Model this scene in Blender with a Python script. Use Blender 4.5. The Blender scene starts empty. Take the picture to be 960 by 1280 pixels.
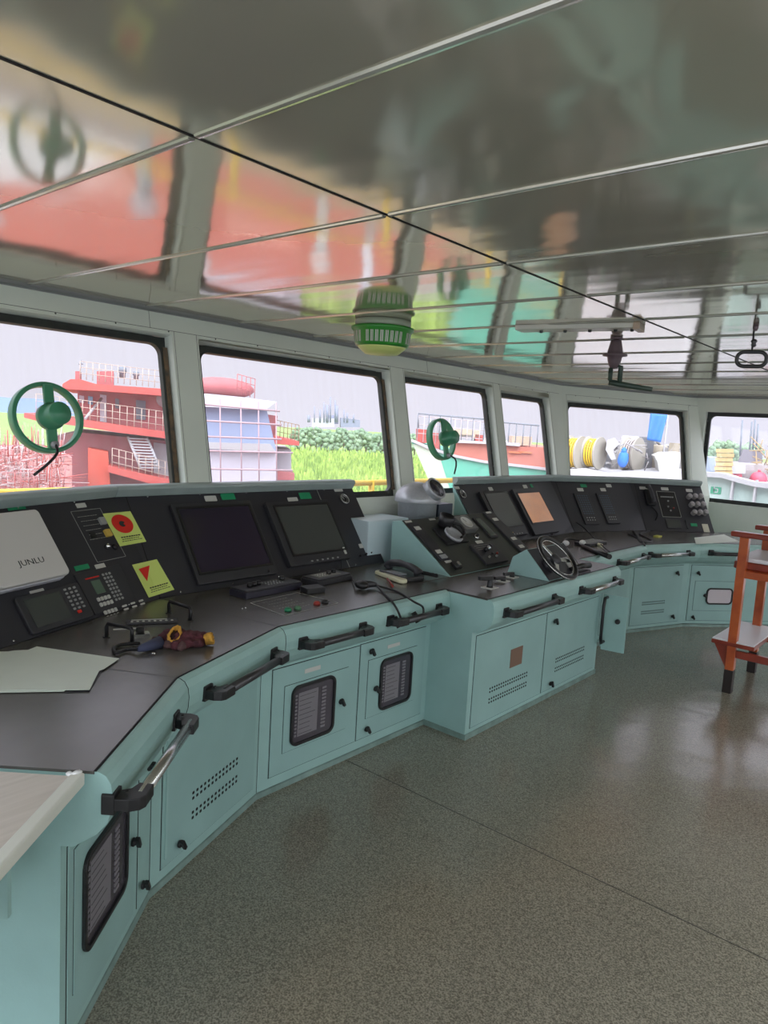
import bpy, bmesh, math, random
from mathutils import Vector as V3, Matrix
random.seed(7)
SC = bpy.context.scene
COL = SC.collection
PI = math.pi
# ------------------------------------------------------------------ camera
F = 895.0; H = 1.65; CEIL = 2.2
def ray(px, py): return V3((px-480, py-640, F))
up = ray(0, 506).cross(ray(960, 563.6)).normalized()
if up.y > 0: up = -up
Yc = ray(1249, 580.94); Yc = (Yc-up*Yc.dot(up)).normalized(); Xc = Yc.cross(up).normalized()
def wray(px, py):
    r = ray(px, py); return V3((Xc.dot(r), Yc.dot(r), up.dot(r)))
CAM = V3((0, 0, H))
def back(px, py, z=None, x=None, y=None, r=None):
    d = wray(px, py)
    if z is not None: t = (z-H)/d.z
    elif x is not None: t = x/d.x
    elif y is not None: t = y/d.y
    else: t = r/math.hypot(d.x, d.y)
    return CAM+d*t
cd = bpy.data.cameras.new('camera'); cam = bpy.data.objects.new('camera', cd); COL.objects.link(cam)
cd.sensor_fit = 'VERTICAL'; cd.sensor_height = 36; cd.sensor_width = 27; cd.lens = F/1280*36
cd.clip_start = 0.02; cd.clip_end = 3000
col = lambda i: V3((Xc[i], Yc[i], up[i]))
M = Matrix.Identity(4)
for i, v in enumerate((col(0), -col(1), -col(2))):
    for j in range(3): M[j][i] = v[j]
M.translation = CAM; cam.matrix_world = M
SC.camera = cam

# ------------------------------------------------------------------ materials
def mat(name, c, rough=.5, metal=0.0, spec=.5, noise=0, nscale=8, bump=0, bscale=40, coat=0, emit=None, c2=None, bdist=.01):
    m = bpy.data.materials.new(name); m.use_nodes = True
    nt = m.node_tree; b = nt.nodes['Principled BSDF']
    b.inputs['Base Color'].default_value = (*c, 1)
    b.inputs['Roughness'].default_value = rough; b.inputs['Metallic'].default_value = metal
    b.inputs['Specular IOR Level'].default_value = spec; b.inputs['Coat Weight'].default_value = coat
    tc = nt.nodes.new('ShaderNodeTexCoord')
    if noise or c2:
        n = nt.nodes.new('ShaderNodeTexNoise'); n.inputs['Scale'].default_value = nscale; n.inputs['Detail'].default_value = 5
        nt.links.new(tc.outputs['Object'], n.inputs['Vector'])
        r = nt.nodes.new('ShaderNodeValToRGB')
        r.color_ramp.elements[0].position = .3; r.color_ramp.elements[1].position = .7
        a = c2 or tuple(v*(1-noise) for v in c); bb = c if c2 else tuple(min(1, v*(1+noise)) for v in c)
        r.color_ramp.elements[0].color = (*a, 1); r.color_ramp.elements[1].color = (*bb, 1)
        nt.links.new(n.outputs['Fac'], r.inputs['Fac']); nt.links.new(r.outputs['Color'], b.inputs['Base Color'])
    if bump:
        n2 = nt.nodes.new('ShaderNodeTexNoise'); n2.inputs['Scale'].default_value = bscale; n2.inputs['Detail'].default_value = 3
        nt.links.new(tc.outputs['Object'], n2.inputs['Vector'])
        bp = nt.nodes.new('ShaderNodeBump'); bp.inputs['Strength'].default_value = bump; bp.inputs['Distance'].default_value = bdist
        nt.links.new(n2.outputs['Fac'], bp.inputs['Height']); nt.links.new(bp.outputs['Normal'], b.inputs['Normal'])
    if emit:
        b.inputs['Emission Color'].default_value = (*emit[:3], 1); b.inputs['Emission Strength'].default_value = emit[3]
    return m
def srgb(r, g, b):
    f = lambda v: (v/255/12.92) if v/255 <= .04045 else ((v/255+.055)/1.055)**2.4
    return (f(r), f(g), f(b))
TEAL = mat('teal_paint', srgb(152, 188, 184), .38, noise=.06, nscale=5, bump=.05, bscale=120)
TEALD = mat('teal_door_paint', srgb(146, 181, 178), .42, noise=.06, nscale=4, bump=.05, bscale=120)
SHELF = mat('shelf_grey_paint', srgb(152, 166, 164), .45, noise=.05)
BLACKP = mat('black_panel', srgb(46, 46, 52), .42, noise=.1, nscale=3)
DESK = mat('black_desk_laminate', srgb(86, 84, 80), .26, spec=.8, noise=.15, nscale=3, bump=.03, bscale=300)
BLK = mat('black_plastic', srgb(26, 26, 28), .4)
BLK2 = mat('black_grey_plastic', srgb(50, 50, 54), .45)
DARKG = mat('dark_gap', srgb(12, 14, 14), .8)
SCREEN = mat('dark_screen', srgb(44, 38, 54), .12)
SCREENG = mat('grey_screen', srgb(70, 74, 72), .15)
def screen_orange():
    m = mat('orange_screen', srgb(60, 45, 40), .1)
    nt = m.node_tree; b = nt.nodes['Principled BSDF']
    tc = nt.nodes.new('ShaderNodeTexCoord'); n = nt.nodes.new('ShaderNodeTexNoise'); n.inputs['Scale'].default_value = 9
    r = nt.nodes.new('ShaderNodeValToRGB'); r.color_ramp.elements[0].color = (*srgb(160, 128, 112), 1); r.color_ramp.elements[1].color = (*srgb(198, 142, 108), 1)
    nt.links.new(tc.outputs['Object'], n.inputs['Vector']); nt.links.new(n.outputs['Fac'], r.inputs['Fac'])
    nt.links.new(r.outputs['Color'], b.inputs['Emission Color']); b.inputs['Emission Strength'].default_value = .75
    return m
SCRO = screen_orange()
STEEL = mat('brushed_steel', (.62, .64, .64), .25, metal=1, noise=.1, nscale=30)
TUBE = mat('rail_tube', (.07, .07, .075), .32, metal=.6)
CHROME = mat('chrome', (.75, .75, .75), .15, metal=1)
WHITEP = mat('white_plastic', srgb(225, 226, 226), .35)
LABW = mat('label_white', srgb(196, 196, 190), .5)
LABG = mat('label_green', srgb(30, 140, 95), .5)
CREAM = mat('cream_plastic', srgb(214, 212, 180), .35)
GREYK = mat('grey_key', srgb(150, 152, 150), .5)
PAPER = mat('paper', srgb(222, 230, 220), .7, noise=.02, nscale=10)
STICK = mat('sticker_yellow_green', srgb(205, 222, 120), .55)
REDM = mat('red_mark', srgb(215, 40, 30), .5)
GRNB = mat('green_button', srgb(20, 120, 80), .4)
REDB = mat('red_button', srgb(150, 50, 40), .4)
YELB = mat('yellow_button', srgb(200, 170, 80), .4)
INK = mat('ink', srgb(40, 44, 44), .6)
LINEW = mat('line_white', srgb(170, 172, 165), .6)
WALLP = mat('wall_paint', srgb(212, 219, 208), .45, noise=.04, nscale=3, bump=.03, bscale=60)
REVEAL = mat('reveal_paint', srgb(214, 222, 214), .4)
RUBBER = mat('black_rubber', srgb(40, 44, 42), .5, noise=.3, nscale=20)
RUST = mat('rust_streaks', srgb(120, 96, 70), .8, c2=srgb(60, 60, 56), nscale=25)
GREENM = mat('green_enamel', srgb(66, 138, 104), .3)
LIMEG = mat('green_lamp_ring', srgb(40, 130, 40), .3)
WOOD = mat('varnished_wood', srgb(196, 100, 48), .28, c2=srgb(158, 66, 30), nscale=7, coat=.3)
WOODR = mat('red_varnished_wood', srgb(150, 58, 36), .3, c2=srgb(120, 42, 28), nscale=7, coat=.3)
CUSH = mat('pale_cushion', srgb(224, 226, 232), .4)
GLOVE = mat('maroon_glove', srgb(96, 48, 56), .9, c2=srgb(66, 32, 38), nscale=40, bump=.5, bscale=150)
GLOVY = mat('yellow_glove_cuff', srgb(200, 150, 60), .9, noise=.3, nscale=60, bump=.4, bscale=200)
NAVY = mat('navy_cloth', srgb(60, 66, 92), .7)
PLINTH = mat('plinth_scuffed', srgb(132, 158, 152), .5, c2=srgb(108, 130, 124), nscale=14)
BRK = mat('breaker_grey', srgb(122, 118, 124), .5)
HDK = mat('hatch_dark', srgb(66, 62, 70), .2)
BRASSP = mat('brown_plate', srgb(122, 96, 80), .4)
GREYC = mat('grey_hammertone', srgb(168, 170, 174), .35, noise=.06, nscale=60, metal=.3)
PURP = mat('dark_mauve_metal', srgb(92, 78, 84), .4)
DKGRN = mat('dark_green_metal', srgb(44, 62, 52), .45)
CABLE = mat('black_cable', srgb(22, 22, 24), .5)

def floor_mat():
    m = mat('speckled_vinyl', srgb(120, 118, 108), .3, spec=.75); nt = m.node_tree; b = nt.nodes['Principled BSDF']
    tc = nt.nodes.new('ShaderNodeTexCoord')
    n = nt.nodes.new('ShaderNodeTexNoise'); n.inputs['Scale'].default_value = 190; n.inputs['Detail'].default_value = 2
    r = nt.nodes.new('ShaderNodeValToRGB'); e = r.color_ramp.elements
    e[0].position = .36; e[0].color = (*srgb(99, 96, 84), 1); e[1].position = .66; e[1].color = (*srgb(154, 149, 134), 1)
    k = e.new(.5); k.color = (*srgb(128, 124, 112), 1)
    n2 = nt.nodes.new('ShaderNodeTexNoise'); n2.inputs['Scale'].default_value = 2.2; n2.inputs['Detail'].default_value = 4
    r2 = nt.nodes.new('ShaderNodeValToRGB'); r2.color_ramp.elements[0].position = .3; r2.color_ramp.elements[0].color = (.93, .93, .92, 1); r2.color_ramp.elements[1].position = .7
    mx = nt.nodes.new('ShaderNodeMix'); mx.data_type = 'RGBA'; mx.blend_type = 'MULTIPLY'; mx.inputs[0].default_value = 1
    for a in (n, n2): nt.links.new(tc.outputs['Object'], a.inputs['Vector'])
    nt.links.new(n.outputs['Fac'], r.inputs['Fac']); nt.links.new(n2.outputs['Fac'], r2.inputs['Fac'])
    nt.links.new(r.outputs['Color'], mx.inputs[6]); nt.links.new(r2.outputs['Color'], mx.inputs[7]); nt.links.new(mx.outputs[2], b.inputs['Base Color'])
    mr = nt.nodes.new('ShaderNodeMapRange'); mr.inputs[3].default_value = .12; mr.inputs[4].default_value = .22
    nt.links.new(n2.outputs['Fac'], mr.inputs[0]); nt.links.new(mr.outputs[0], b.inputs['Roughness'])
    bp = nt.nodes.new('ShaderNodeBump'); bp.inputs['Strength'].default_value = .12; bp.inputs['Distance'].default_value = .002
    nt.links.new(n.outputs['Fac'], bp.inputs['Height'])
    n3_ = nt.nodes.new('ShaderNodeTexNoise'); n3_.inputs['Scale'].default_value = 4; n3_.inputs['Detail'].default_value = 3; nt.links.new(tc.outputs['Object'], n3_.inputs['Vector'])
    bp2 = nt.nodes.new('ShaderNodeBump'); bp2.inputs['Strength'].default_value = .35; bp2.inputs['Distance'].default_value = .012
    nt.links.new(n3_.outputs['Fac'], bp2.inputs['Height']); nt.links.new(bp.outputs['Normal'], bp2.inputs['Normal']); nt.links.new(bp2.outputs['Normal'], b.inputs['Normal'])
    return m
FLOORM = floor_mat()
def ceil_mat():
    m = mat('glossy_ceiling_panel', srgb(206, 204, 186), .09, metal=.58); nt = m.node_tree; b = nt.nodes['Principled BSDF']
    tc = nt.nodes.new('ShaderNodeTexCoord'); mp = nt.nodes.new('ShaderNodeMapping'); mp.inputs['Scale'].default_value = (.55, 2.6, 1)
    n = nt.nodes.new('ShaderNodeTexNoise'); n.inputs['Scale'].default_value = 1.6; n.inputs['Detail'].default_value = 1.5
    nt.links.new(tc.outputs['Object'], mp.inputs['Vector']); nt.links.new(mp.outputs[0], n.inputs['Vector'])
    bp = nt.nodes.new('ShaderNodeBump'); bp.inputs['Strength'].default_value = .25; bp.inputs['Distance'].default_value = .012
    nt.links.new(n.outputs['Fac'], bp.inputs['Height']); nt.links.new(bp.outputs['Normal'], b.inputs['Normal'])
    return m
CEILM = ceil_mat()
STRIP = mat('ceiling_joint_strip', srgb(190, 190, 180), .2, metal=.6)
def glass_mat():
    m = bpy.data.materials.new('window_glass'); m.use_nodes = True; nt = m.node_tree; nt.nodes.clear()
    o = nt.nodes.new('ShaderNodeOutputMaterial'); t = nt.nodes.new('ShaderNodeBsdfTransparent'); t.inputs[0].default_value = (.985, .985, .99, 1)
    g = nt.nodes.new('ShaderNodeBsdfGlossy'); g.inputs['Roughness'].default_value = .03
    d = nt.nodes.new('ShaderNodeBsdfTranslucent'); d.inputs[0].default_value = (.9, .88, .95, 1)
    d2 = nt.nodes.new('ShaderNodeMixShader'); mx = nt.nodes.new('ShaderNodeMixShader')
    tc = nt.nodes.new('ShaderNodeTexCoord'); n = nt.nodes.new('ShaderNodeTexNoise'); n.inputs['Scale'].default_value = 6; n.inputs['Detail'].default_value = 6
    mp = nt.nodes.new('ShaderNodeMapping'); mp.inputs['Scale'].default_value = (1, 4, .4)
    mr = nt.nodes.new('ShaderNodeMapRange'); mr.inputs[3].default_value = .01; mr.inputs[4].default_value = .07
    nt.links.new(tc.outputs['Object'], mp.inputs[0]); nt.links.new(mp.outputs[0], n.inputs['Vector']); nt.links.new(n.outputs['Fac'], mr.inputs[0])
    nt.links.new(mr.outputs[0], d2.inputs[0]); nt.links.new(t.outputs[0], d2.inputs[1]); nt.links.new(d.outputs[0], d2.inputs[2])
    mx.inputs[0].default_value = .03; nt.links.new(d2.outputs[0], mx.inputs[1]); nt.links.new(g.outputs[0], mx.inputs[2]); nt.links.new(mx.outputs[0], o.inputs[0])
    return m
GLASS = glass_mat()

# ------------------------------------------------------------------ mesh helpers
class Fr:
    def __init__(s, o, a, v):
        s.o = V3(o); s.a = V3(a).normalized(); v = V3(v); s.n = s.a.cross(v).normalized(); s.v = s.n.cross(s.a).normalized()
    def p(s, a, b, c=0): return s.o+s.a*a+s.v*b+s.n*c
    def hit(s, px, py, c=0):
        d = wray(px, py); t = ((s.o+s.n*c-CAM).dot(s.n))/d.dot(s.n); q = CAM+d*t-s.o
        return q.dot(s.a), q.dot(s.v)
    def at(s, px, py, c=0):
        a, b = s.hit(px, py, c); return s.p(a, b, c)
    def sub(s, a, b, c=0, rot=0):
        ca, sa = math.cos(rot), math.sin(rot)
        return Fr(s.p(a, b, c), s.a*ca+s.v*sa, s.v*ca-s.a*sa)
WF = Fr((0, 0, 0), (1, 0, 0), (0, 1, 0))
class MB:
    def __init__(s): s.v = []; s.f = []; s.sm = []; s.mi = []; s.m = 0
    def add(s, vs, fs, smooth=False):
        k = len(s.v); s.v += [V3(v) for v in vs]
        for f in fs: s.f.append([i+k for i in f]); s.sm.append(smooth); s.mi.append(s.m)
        return s
    def hexa(s, q):   # 8 corners: bottom 4 ccw, top 4 ccw
        return s.add(q, [(3, 2, 1, 0), (4, 5, 6, 7), (0, 1, 5, 4), (1, 2, 6, 5), (2, 3, 7, 6), (3, 0, 4, 7)])
    def box(s, fr, a0, a1, b0, b1, c0, c1):
        return s.hexa([fr.p(a, b, c) for c in (c0, c1) for a, b in ((a0, b0), (a1, b0), (a1, b1), (a0, b1))])
    def wbox(s, x0, x1, y0, y1, z0, z1): return s.box(WF, x0, x1, y0, y1, z0, z1)
    def prism(s, fr, pts, c0, c1, smooth=False):
        n = len(pts); ar = sum(pts[i][0]*pts[(i+1) % n][1]-pts[(i+1) % n][0]*pts[i][1] for i in range(n))
        if ar < 0: pts = pts[::-1]
        vs = [fr.p(a, b, c0) for a, b in pts]+[fr.p(a, b, c1) for a, b in pts]
        k = len(s.v); s.v += vs
        s.f.append([k+i for i in range(n)][::-1]); s.sm.append(False); s.mi.append(s.m)
        s.f.append([k+n+i for i in range(n)]); s.sm.append(False); s.mi.append(s.m)
        for i in range(n): s.f.append([k+i, k+(i+1) % n, k+n+(i+1) % n, k+n+i]); s.sm.append(smooth); s.mi.append(s.m)
        return s
    def rbox(s, fr, a0, a1, b0, b1, c0, c1, r=.005, n=4): return s.prism(fr, rr(a0, a1, b0, b1, r, n), c0, c1)
    def ring(s, fr, a0, a1, b0, b1, w, c0, c1, r=.02, n=6):
        o = rr(a0, a1, b0, b1, r, n); i = rr(a0+w, a1-w, b0+w, b1-w, max(r-w, r*.3), n); N = len(o)
        vs = [fr.p(*q, c) for c in (c0, c1) for L in (o, i) for q in L]
        fs = []
        for k in range(N):
            j = (k+1) % N
            fs += [(2*N+k, 2*N+j, 3*N+j, 3*N+k), (k, N+k, N+j, j), (k, j, 2*N+j, 2*N+k), (N+k, 3*N+k, 3*N+j, N+j)]
        return s.add(vs, fs)
    def tube(s, pts, r, n=10, closed=False, caps=True):
        pts = [V3(p) for p in pts]; N = len(pts); rs = r if isinstance(r, (list, tuple)) else [r]*N
        vs = []; ref = None
        for i, p in enumerate(pts):
            if closed: t = pts[(i+1) % N]-pts[i-1]
            else: t = pts[min(i+1, N-1)]-pts[max(i-1, 0)]
            t = t.normalized() if t.length > 1e-9 else V3((0, 0, 1))
            if ref is None: ref = t.orthogonal().normalized()
            ref = (ref-t*ref.dot(t)).normalized(); b = t.cross(ref)
            for k in range(n):
                a = 2*PI*k/n; vs.append(p+(ref*math.cos(a)+b*math.sin(a))*rs[i])
        fs = []
        for i in range(N if closed else N-1):
            j = (i+1) % N
            for k in range(n): fs.append((i*n+k, i*n+(k+1) % n, j*n+(k+1) % n, j*n+k))
        s.add(vs, fs, True)
        if caps and not closed:
            k = len(s.v)-len(vs)
            s.f.append([k+i for i in range(n)][::-1]); s.sm.append(False); s.mi.append(s.m)
            s.f.append([k+(N-1)*n+i for i in range(n)]); s.sm.append(False); s.mi.append(s.m)
        return s
    def lathe(s, o, ax, prof, n=24, smooth=True, sx=1, sy=1, ref=None):
        cl = prof[0] == prof[-1]
        o = V3(o); ax = V3(ax).normalized(); u = V3(ref) if ref else ax.orthogonal(); u = (u-ax*u.dot(ax)).normalized(); w = ax.cross(u)
        vs = []
        for r, h in prof:
            for k in range(n):
                a = 2*PI*k/n; vs.append(o+ax*h+(u*math.cos(a)*sx+w*math.sin(a)*sy)*r)
        fs = [(i*n+k, i*n+(k+1) % n, (i+1)*n+(k+1) % n, (i+1)*n+k) for i in range(len(prof)-1) for k in range(n)]
        s.add(vs, fs, smooth)
        k = len(s.v)-len(vs)
        if prof[0][0] > 1e-6 and not cl: s.f.append([k+i for i in range(n)][::-1]); s.sm.append(False); s.mi.append(s.m)
        if prof[-1][0] > 1e-6 and not cl: s.f.append([k+(len(prof)-1)*n+i for i in range(n)]); s.sm.append(False); s.mi.append(s.m)
        return s
    def ball(s, c, r, n=12, sz=(1, 1, 1), wob=0):
        vs = []; fs = []; m = n//2+1
        for i in range(m+1):
            t = PI*i/m
            for k in range(n):
                a = 2*PI*k/n; w = 1+random.uniform(-wob, wob)
                vs.append(V3(c)+V3((math.sin(t)*math.cos(a)*sz[0], math.sin(t)*math.sin(a)*sz[1], math.cos(t)*sz[2]))*r*w)
        for i in range(m):
            for k in range(n): fs.append((i*n+k, (i+1)*n+k, (i+1)*n+(k+1) % n, i*n+(k+1) % n))
        return s.add(vs, fs, True)
    def loft(s, prof, E0, E1, closed=True, caps=True, smooth=False):
        # prof: (d,z); E=(V,m): position V+m*d
        n = len(prof)
        vs = [V3((E[0][0]+E[1][0]*d, E[0][1]+E[1][1]*d, z)) for E in (E0, E1) for d, z in prof]
        fs = [(i, (i+1) % n, n+(i+1) % n, n+i) for i in range(n if closed else n-1)]
        s.add(vs, fs, smooth)
        if caps and closed:
            k = len(s.v)-2*n
            for c in ([k+i for i in range(n)][::-1], [k+n+i for i in range(n)]): s.f.append(c); s.sm.append(False); s.mi.append(s.m)
        return s
    def build(s, name, m, parent=None, bev=0, autosm=False, kind=None, seg=2):
        vs = s.v
        me = bpy.data.meshes.new(name); ob = bpy.data.objects.new(name, me); COL.objects.link(ob)
        if parent is None:
            lo = V3((min(v.x for v in vs), min(v.y for v in vs), min(v.z for v in vs))); hi = V3((max(v.x for v in vs), max(v.y for v in vs), max(v.z for v in vs)))
            o = V3(((lo.x+hi.x)/2, (lo.y+hi.y)/2, lo.z)); ob.location = o; W = Matrix.Translation(o)
        else:
            ob.parent = parent; W = Matrix.Identity(4); p = parent
            ch = []
            while p: ch.append(p); p = p.parent
            for p in reversed(ch): W = W @ p.matrix_basis
        Wi = W.inverted()
        me.from_pydata([tuple(Wi @ v) for v in vs], [], s.f)
        for i, p in enumerate(me.polygons): p.use_smooth = s.sm[i]; p.material_index = s.mi[i]
        for mm in (m if isinstance(m, (list, tuple)) else [m]): me.materials.append(mm)
        bm = bmesh.new(); bm.from_mesh(me); bmesh.ops.recalc_face_normals(bm, faces=bm.faces); bm.to_mesh(me); bm.free()
        if bev:
            b = ob.modifiers.new('bevel', 'BEVEL'); b.width = bev; b.segments = seg; b.limit_method = 'ANGLE'; b.angle_limit = math.radians(40); b.harden_normals = False
        if kind: ob['kind'] = kind
        return ob
def rr(a0, a1, b0, b1, r, n=4):
    if a0 > a1: a0, a1 = a1, a0
    if b0 > b1: b0, b1 = b1, b0
    r = min(r, (a1-a0)/2.01, (b1-b0)/2.01); out = []
    for cx, cy, st in ((a1-r, b1-r, 0), (a0+r, b1-r, 90), (a0+r, b0+r, 180), (a1-r, b0+r, 270)):
        for k in range(n+1):
            a = math.radians(st+90*k/n); out.append((cx+r*math.cos(a), cy+r*math.sin(a)))
    return out
def thing(name, label, cat, loc=(0, 0, 0), rz=0, group=None):
    o = bpy.data.objects.new(name, None); COL.objects.link(o); o.location = loc; o.rotation_euler.z = rz
    o.empty_display_size = .1
    return tag(o, label, cat, group)
def tag(o, label, cat, group=None, kind=None):
    if label: o['label'] = label
    if cat: o['category'] = cat
    if group: o['group'] = group
    if kind: o['kind'] = kind
    return o
def lab(o, l): o['label'] = l; return o
def text(name, s, fr, a, b, c, size, m, parent, sx=1.0, ext=.0004, align='CENTER'):
    cu = bpy.data.curves.new(name, 'FONT'); cu.body = s; cu.size = size; cu.extrude = ext; cu.align_x = align; cu.align_y = 'CENTER'; cu.resolution_u = 2
    t = bpy.data.objects.new(name+'_tmp', cu); COL.objects.link(t); bpy.context.view_layer.update()
    me = bpy.data.meshes.new_from_object(t); bpy.data.objects.remove(t)
    mb = MB(); mb.add([fr.p(a+v.co.x*sx, b+v.co.y, c+v.co.z) for v in me.vertices], [tuple(p.vertices) for p in me.polygons])
    bpy.data.meshes.remove(me)
    return mb.build(name, m, parent)
def px2(fr, P, Q, c=0):
    a0, b1 = fr.hit(*P, c); a1, b0 = fr.hit(*Q, c); return min(a0, a1), max(a0, a1), min(b0, b1), max(b0, b1)
def struct(mb, name, m, parent=None, bev=0):
    o = mb.build(name, m, parent, bev)
    if parent is None: o['kind'] = 'structure'
    return o

# ================================================================== ROOM
T = .11; K = .21; ZB = 1.12
def lean(z): return (CEIL-max(z, ZB))*K
X1 = 2.6
# plan corners (inner face at ceiling) and miter for lean, going +y
CW = [(-2.6, -1.0), (-3.44, .5), (-3.44, 6.68), (-2.61, 8.25)]
d1 = V3((CW[1][0]-CW[0][0], CW[1][1]-CW[0][1], 0)).normalized(); n1 = V3((d1.y, -d1.x, 0))
d3 = V3((CW[3][0]-CW[2][0], CW[3][1]-CW[2][1], 0)).normalized(); n3 = V3((d3.y, -d3.x, 0))
NX = V3((1, 0, 0))
def miter(na, nb): m = (na+nb); return m/ (m.dot(na))
MW = [V3((1/n1.x, 0, 0)), miter(n1, NX), miter(NX, n3), V3((1/n3.x, 0, 0))]
def wpt(i, z, e=0): return V3((CW[i][0], CW[i][1], z))+MW[i]*(lean(z)-e)
def upper_wall(name, i, wins, e_out=T):
    """leaning upper wall between corners i and i+1, wins=[(s0,s1,z0,z1)]; returns frame (a along, b up the slope)"""
    A, B = wpt(i, ZB), wpt(i+1, ZB); A2 = wpt(i, CEIL)
    along = (B-A).normalized()
    nn = [n1, NX, n3][i]
    vdir = (V3((0, 0, 1))*(CEIL-ZB)-nn*lean(ZB)).normalized()
    fr = Fr(A, along, vdir)
    hb = (CEIL-ZB)/fr.v.z
    off = (A2-A).dot(fr.a); off2 = (wpt(i+1, CEIL)-A).dot(fr.a); L = (B-A).length
    mb = MB()
    zb = lambda z: (z-ZB)/fr.v.z
    le = lambda b: off*b/hb
    re = lambda b: L+(off2-L)*b/hb
    for c, flip in ((0, 0), (-e_out, 1)):
        W = sorted(wins); z0 = zb(W[0][2]); z1 = zb(W[0][3])
        def q(p): mb.add([fr.p(a, b, c) for a, b in p], [(0, 1, 2, 3)])
        q([(le(0), 0), (re(0), 0), (re(z0), z0), (le(z0), z0)]); q([(le(z1), z1), (re(z1), z1), (re(hb), hb), (le(hb), hb)])
        xs = [None]+[v for w in W for v in w[:2]]+[None]
        for k in range(0, len(xs), 2):
            l0, l1 = (le(z0), le(z1)) if xs[k] is None else (xs[k], xs[k]); r0, r1 = (re(z0), re(z1)) if xs[k+1] is None else (xs[k+1], xs[k+1])
            q([(l0, z0), (r0, z0), (r1, z1), (l1, z1)])
    mb.m = 1
    for w in wins:
        z0, z1 = zb(w[2]), zb(w[3])
        for (a, b), (c, d) in (((w[0], z0), (w[1], z0)), ((w[1], z0), (w[1], z1)), ((w[1], z1), (w[0], z1)), ((w[0], z1), (w[0], z0))):
            mb.add([fr.p(a, b, 0), fr.p(c, d, 0), fr.p(c, d, -e_out), fr.p(a, b, -e_out)], [(0, 1, 2, 3)])
    return mb, fr, zb
WI = [0]
def window(fr, zb, w, dep=.075):
    WI[0] += 1
    a0, a1, b0, b1 = w[0], w[1], zb(w[2]), zb(w[3])
    root = thing('window_%d' % WI[0], None, None, fr.p((a0+a1)/2, b0, -dep)); root['kind'] = 'structure'
    MB().ring(fr, a0+.002, a1-.002, b0+.002, b1-.002, .034, -dep-.02, -dep+.012, r=.085, n=8).ring(fr, a0+.03, a1-.03, b0+.03, b1-.03, .014, -dep-.01, -dep+.022, r=.07, n=8).build('rubber_gasket', RUBBER, root)
    mb = MB()
    o = rr(a0+.002, a1-.002, b0+.002, b1-.002, .085, 8)
    for cx, cy, k0 in ((a1-.0005, b1-.0005, 0), (a0+.0005, b1-.0005, 9), (a0+.0005, b0+.0005, 18), (a1-.0005, b0+.0005, 27)):
        mb.add([fr.p(cx, cy, -dep+.003)]+[fr.p(*o[k0+j], -dep+.003) for j in range(9)], [tuple([0]+list(range(1, 10)))])
    mb.build('corner_filler', RUBBER, root)
    MB().prism(fr, rr(a0+.02, a1-.02, b0+.02, b1-.02, .07, 8), -dep-.006, -dep).build('pane', GLASS, root)
    # screws round the frame
    sc = MB()
    for k in range(7):
        b = b0+.1+(b1-b0-.2)*k/6
        for a in (a1-.012, a0+.012): sc.lathe(fr.p(a, b, -dep+.01), fr.n, [(.006, 0), (.005, .005), (0, .006)], 8)
    sc.build('frame_screws', STEEL, root)
    return root
# front wall: fr.a starts at corner 1 bottom
yA = wpt(1, ZB).y
fw = [(.75-yA, 2.198-yA, 1.175, 2.075), (2.362-yA, 3.985-yA, 1.175, 2.065), (4.158-yA, 5.37-yA, 1.175, 2.055), (5.505-yA, 6.40-yA, 1.175, 2.04)]
mb, FRW, zbf = upper_wall('wall_front', 1, fw)
mb.m = 0
mb.loft([(0, 0), (0, ZB), (-T, ZB), (-T, 0)], (wpt(1, ZB), MW[1]), (wpt(2, ZB), MW[2]))
struct(mb, 'wall_front', [WALLP, REVEAL])
wroots = [window(FRW, zbf, w) for w in fw]
for w, rt_ in zip(fw[:2], wroots):
    b0, b1 = zbf(w[2])+.05, zbf(w[3])-.06
    MB().box(FRW, w[1]-.030, w[1]-.004, b0, b1, -.062, -.050).build('rusty_edge', RUST, rt_)
lx = (wpt(2, ZB)-V3((CW[2][0], CW[2][1], ZB))).dot(d3)
dw = [(.075-lx, 1.645-lx, 1.175, 2.035)]
mb, FRD, zbd = upper_wall('wall_front_right', 2, dw); mb.m = 0
mb.loft([(0, 0), (0, ZB), (-T, ZB), (-T, 0)], (wpt(2, ZB), MW[2]), (wpt(3, ZB), MW[3]))
struct(mb, 'wall_front_right', [WALLP, REVEAL]); window(FRD, zbd, dw[0])
dl = [(.15, 1.45, 1.27, 2.05)]
mb, FRL, zbl = upper_wall('wall_front_left', 0, dl); mb.m = 0
mb.loft([(0, 0), (0, ZB), (-T, ZB), (-T, 0)], (wpt(0, ZB), MW[0]), (wpt(1, ZB), MW[1]))
struct(mb, 'wall_front_left', [WALLP, REVEAL]); window(FRL, zbl, dl[0])
# end walls (vertical): right at y=8.25 (faces -y), left at y=-1 (faces +y), back at x=X1 (faces -x)
def vwall(name, fr, L, holes, lo=0):
    """vertical wall in frame fr (a along, b up, n into room); holes (a0,a1,b0,b1) non overlapping in a"""
    mb = MB(); hs = sorted(holes); x = lo
    for h in hs:
        mb.box(fr, x, h[0], 0, CEIL, -T, 0)
        if h[2] > 0: mb.box(fr, h[0], h[1], 0, h[2], -T, 0)
        mb.box(fr, h[0], h[1], h[3], CEIL, -T, 0); x = h[1]
    mb.box(fr, x, L, 0, CEIL, -T, 0)
    return struct(mb, name, WALLP)
FRR = Fr((-2.61, 8.25, 0), (1, 0, 0), (0, 0, 1))      # n = x cross z = -y
rh = [(.12, 1.30, 1.055, 2.035), (1.75, 2.55, .12, 2.0), (3.0, 4.9, 1.0, 2.0)]
vwall('wall_right', FRR, X1+2.61+T, rh, -.02)
FRB = Fr((X1, 8.25, 0), (0, -1, 0), (0, 0, 1))
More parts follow.
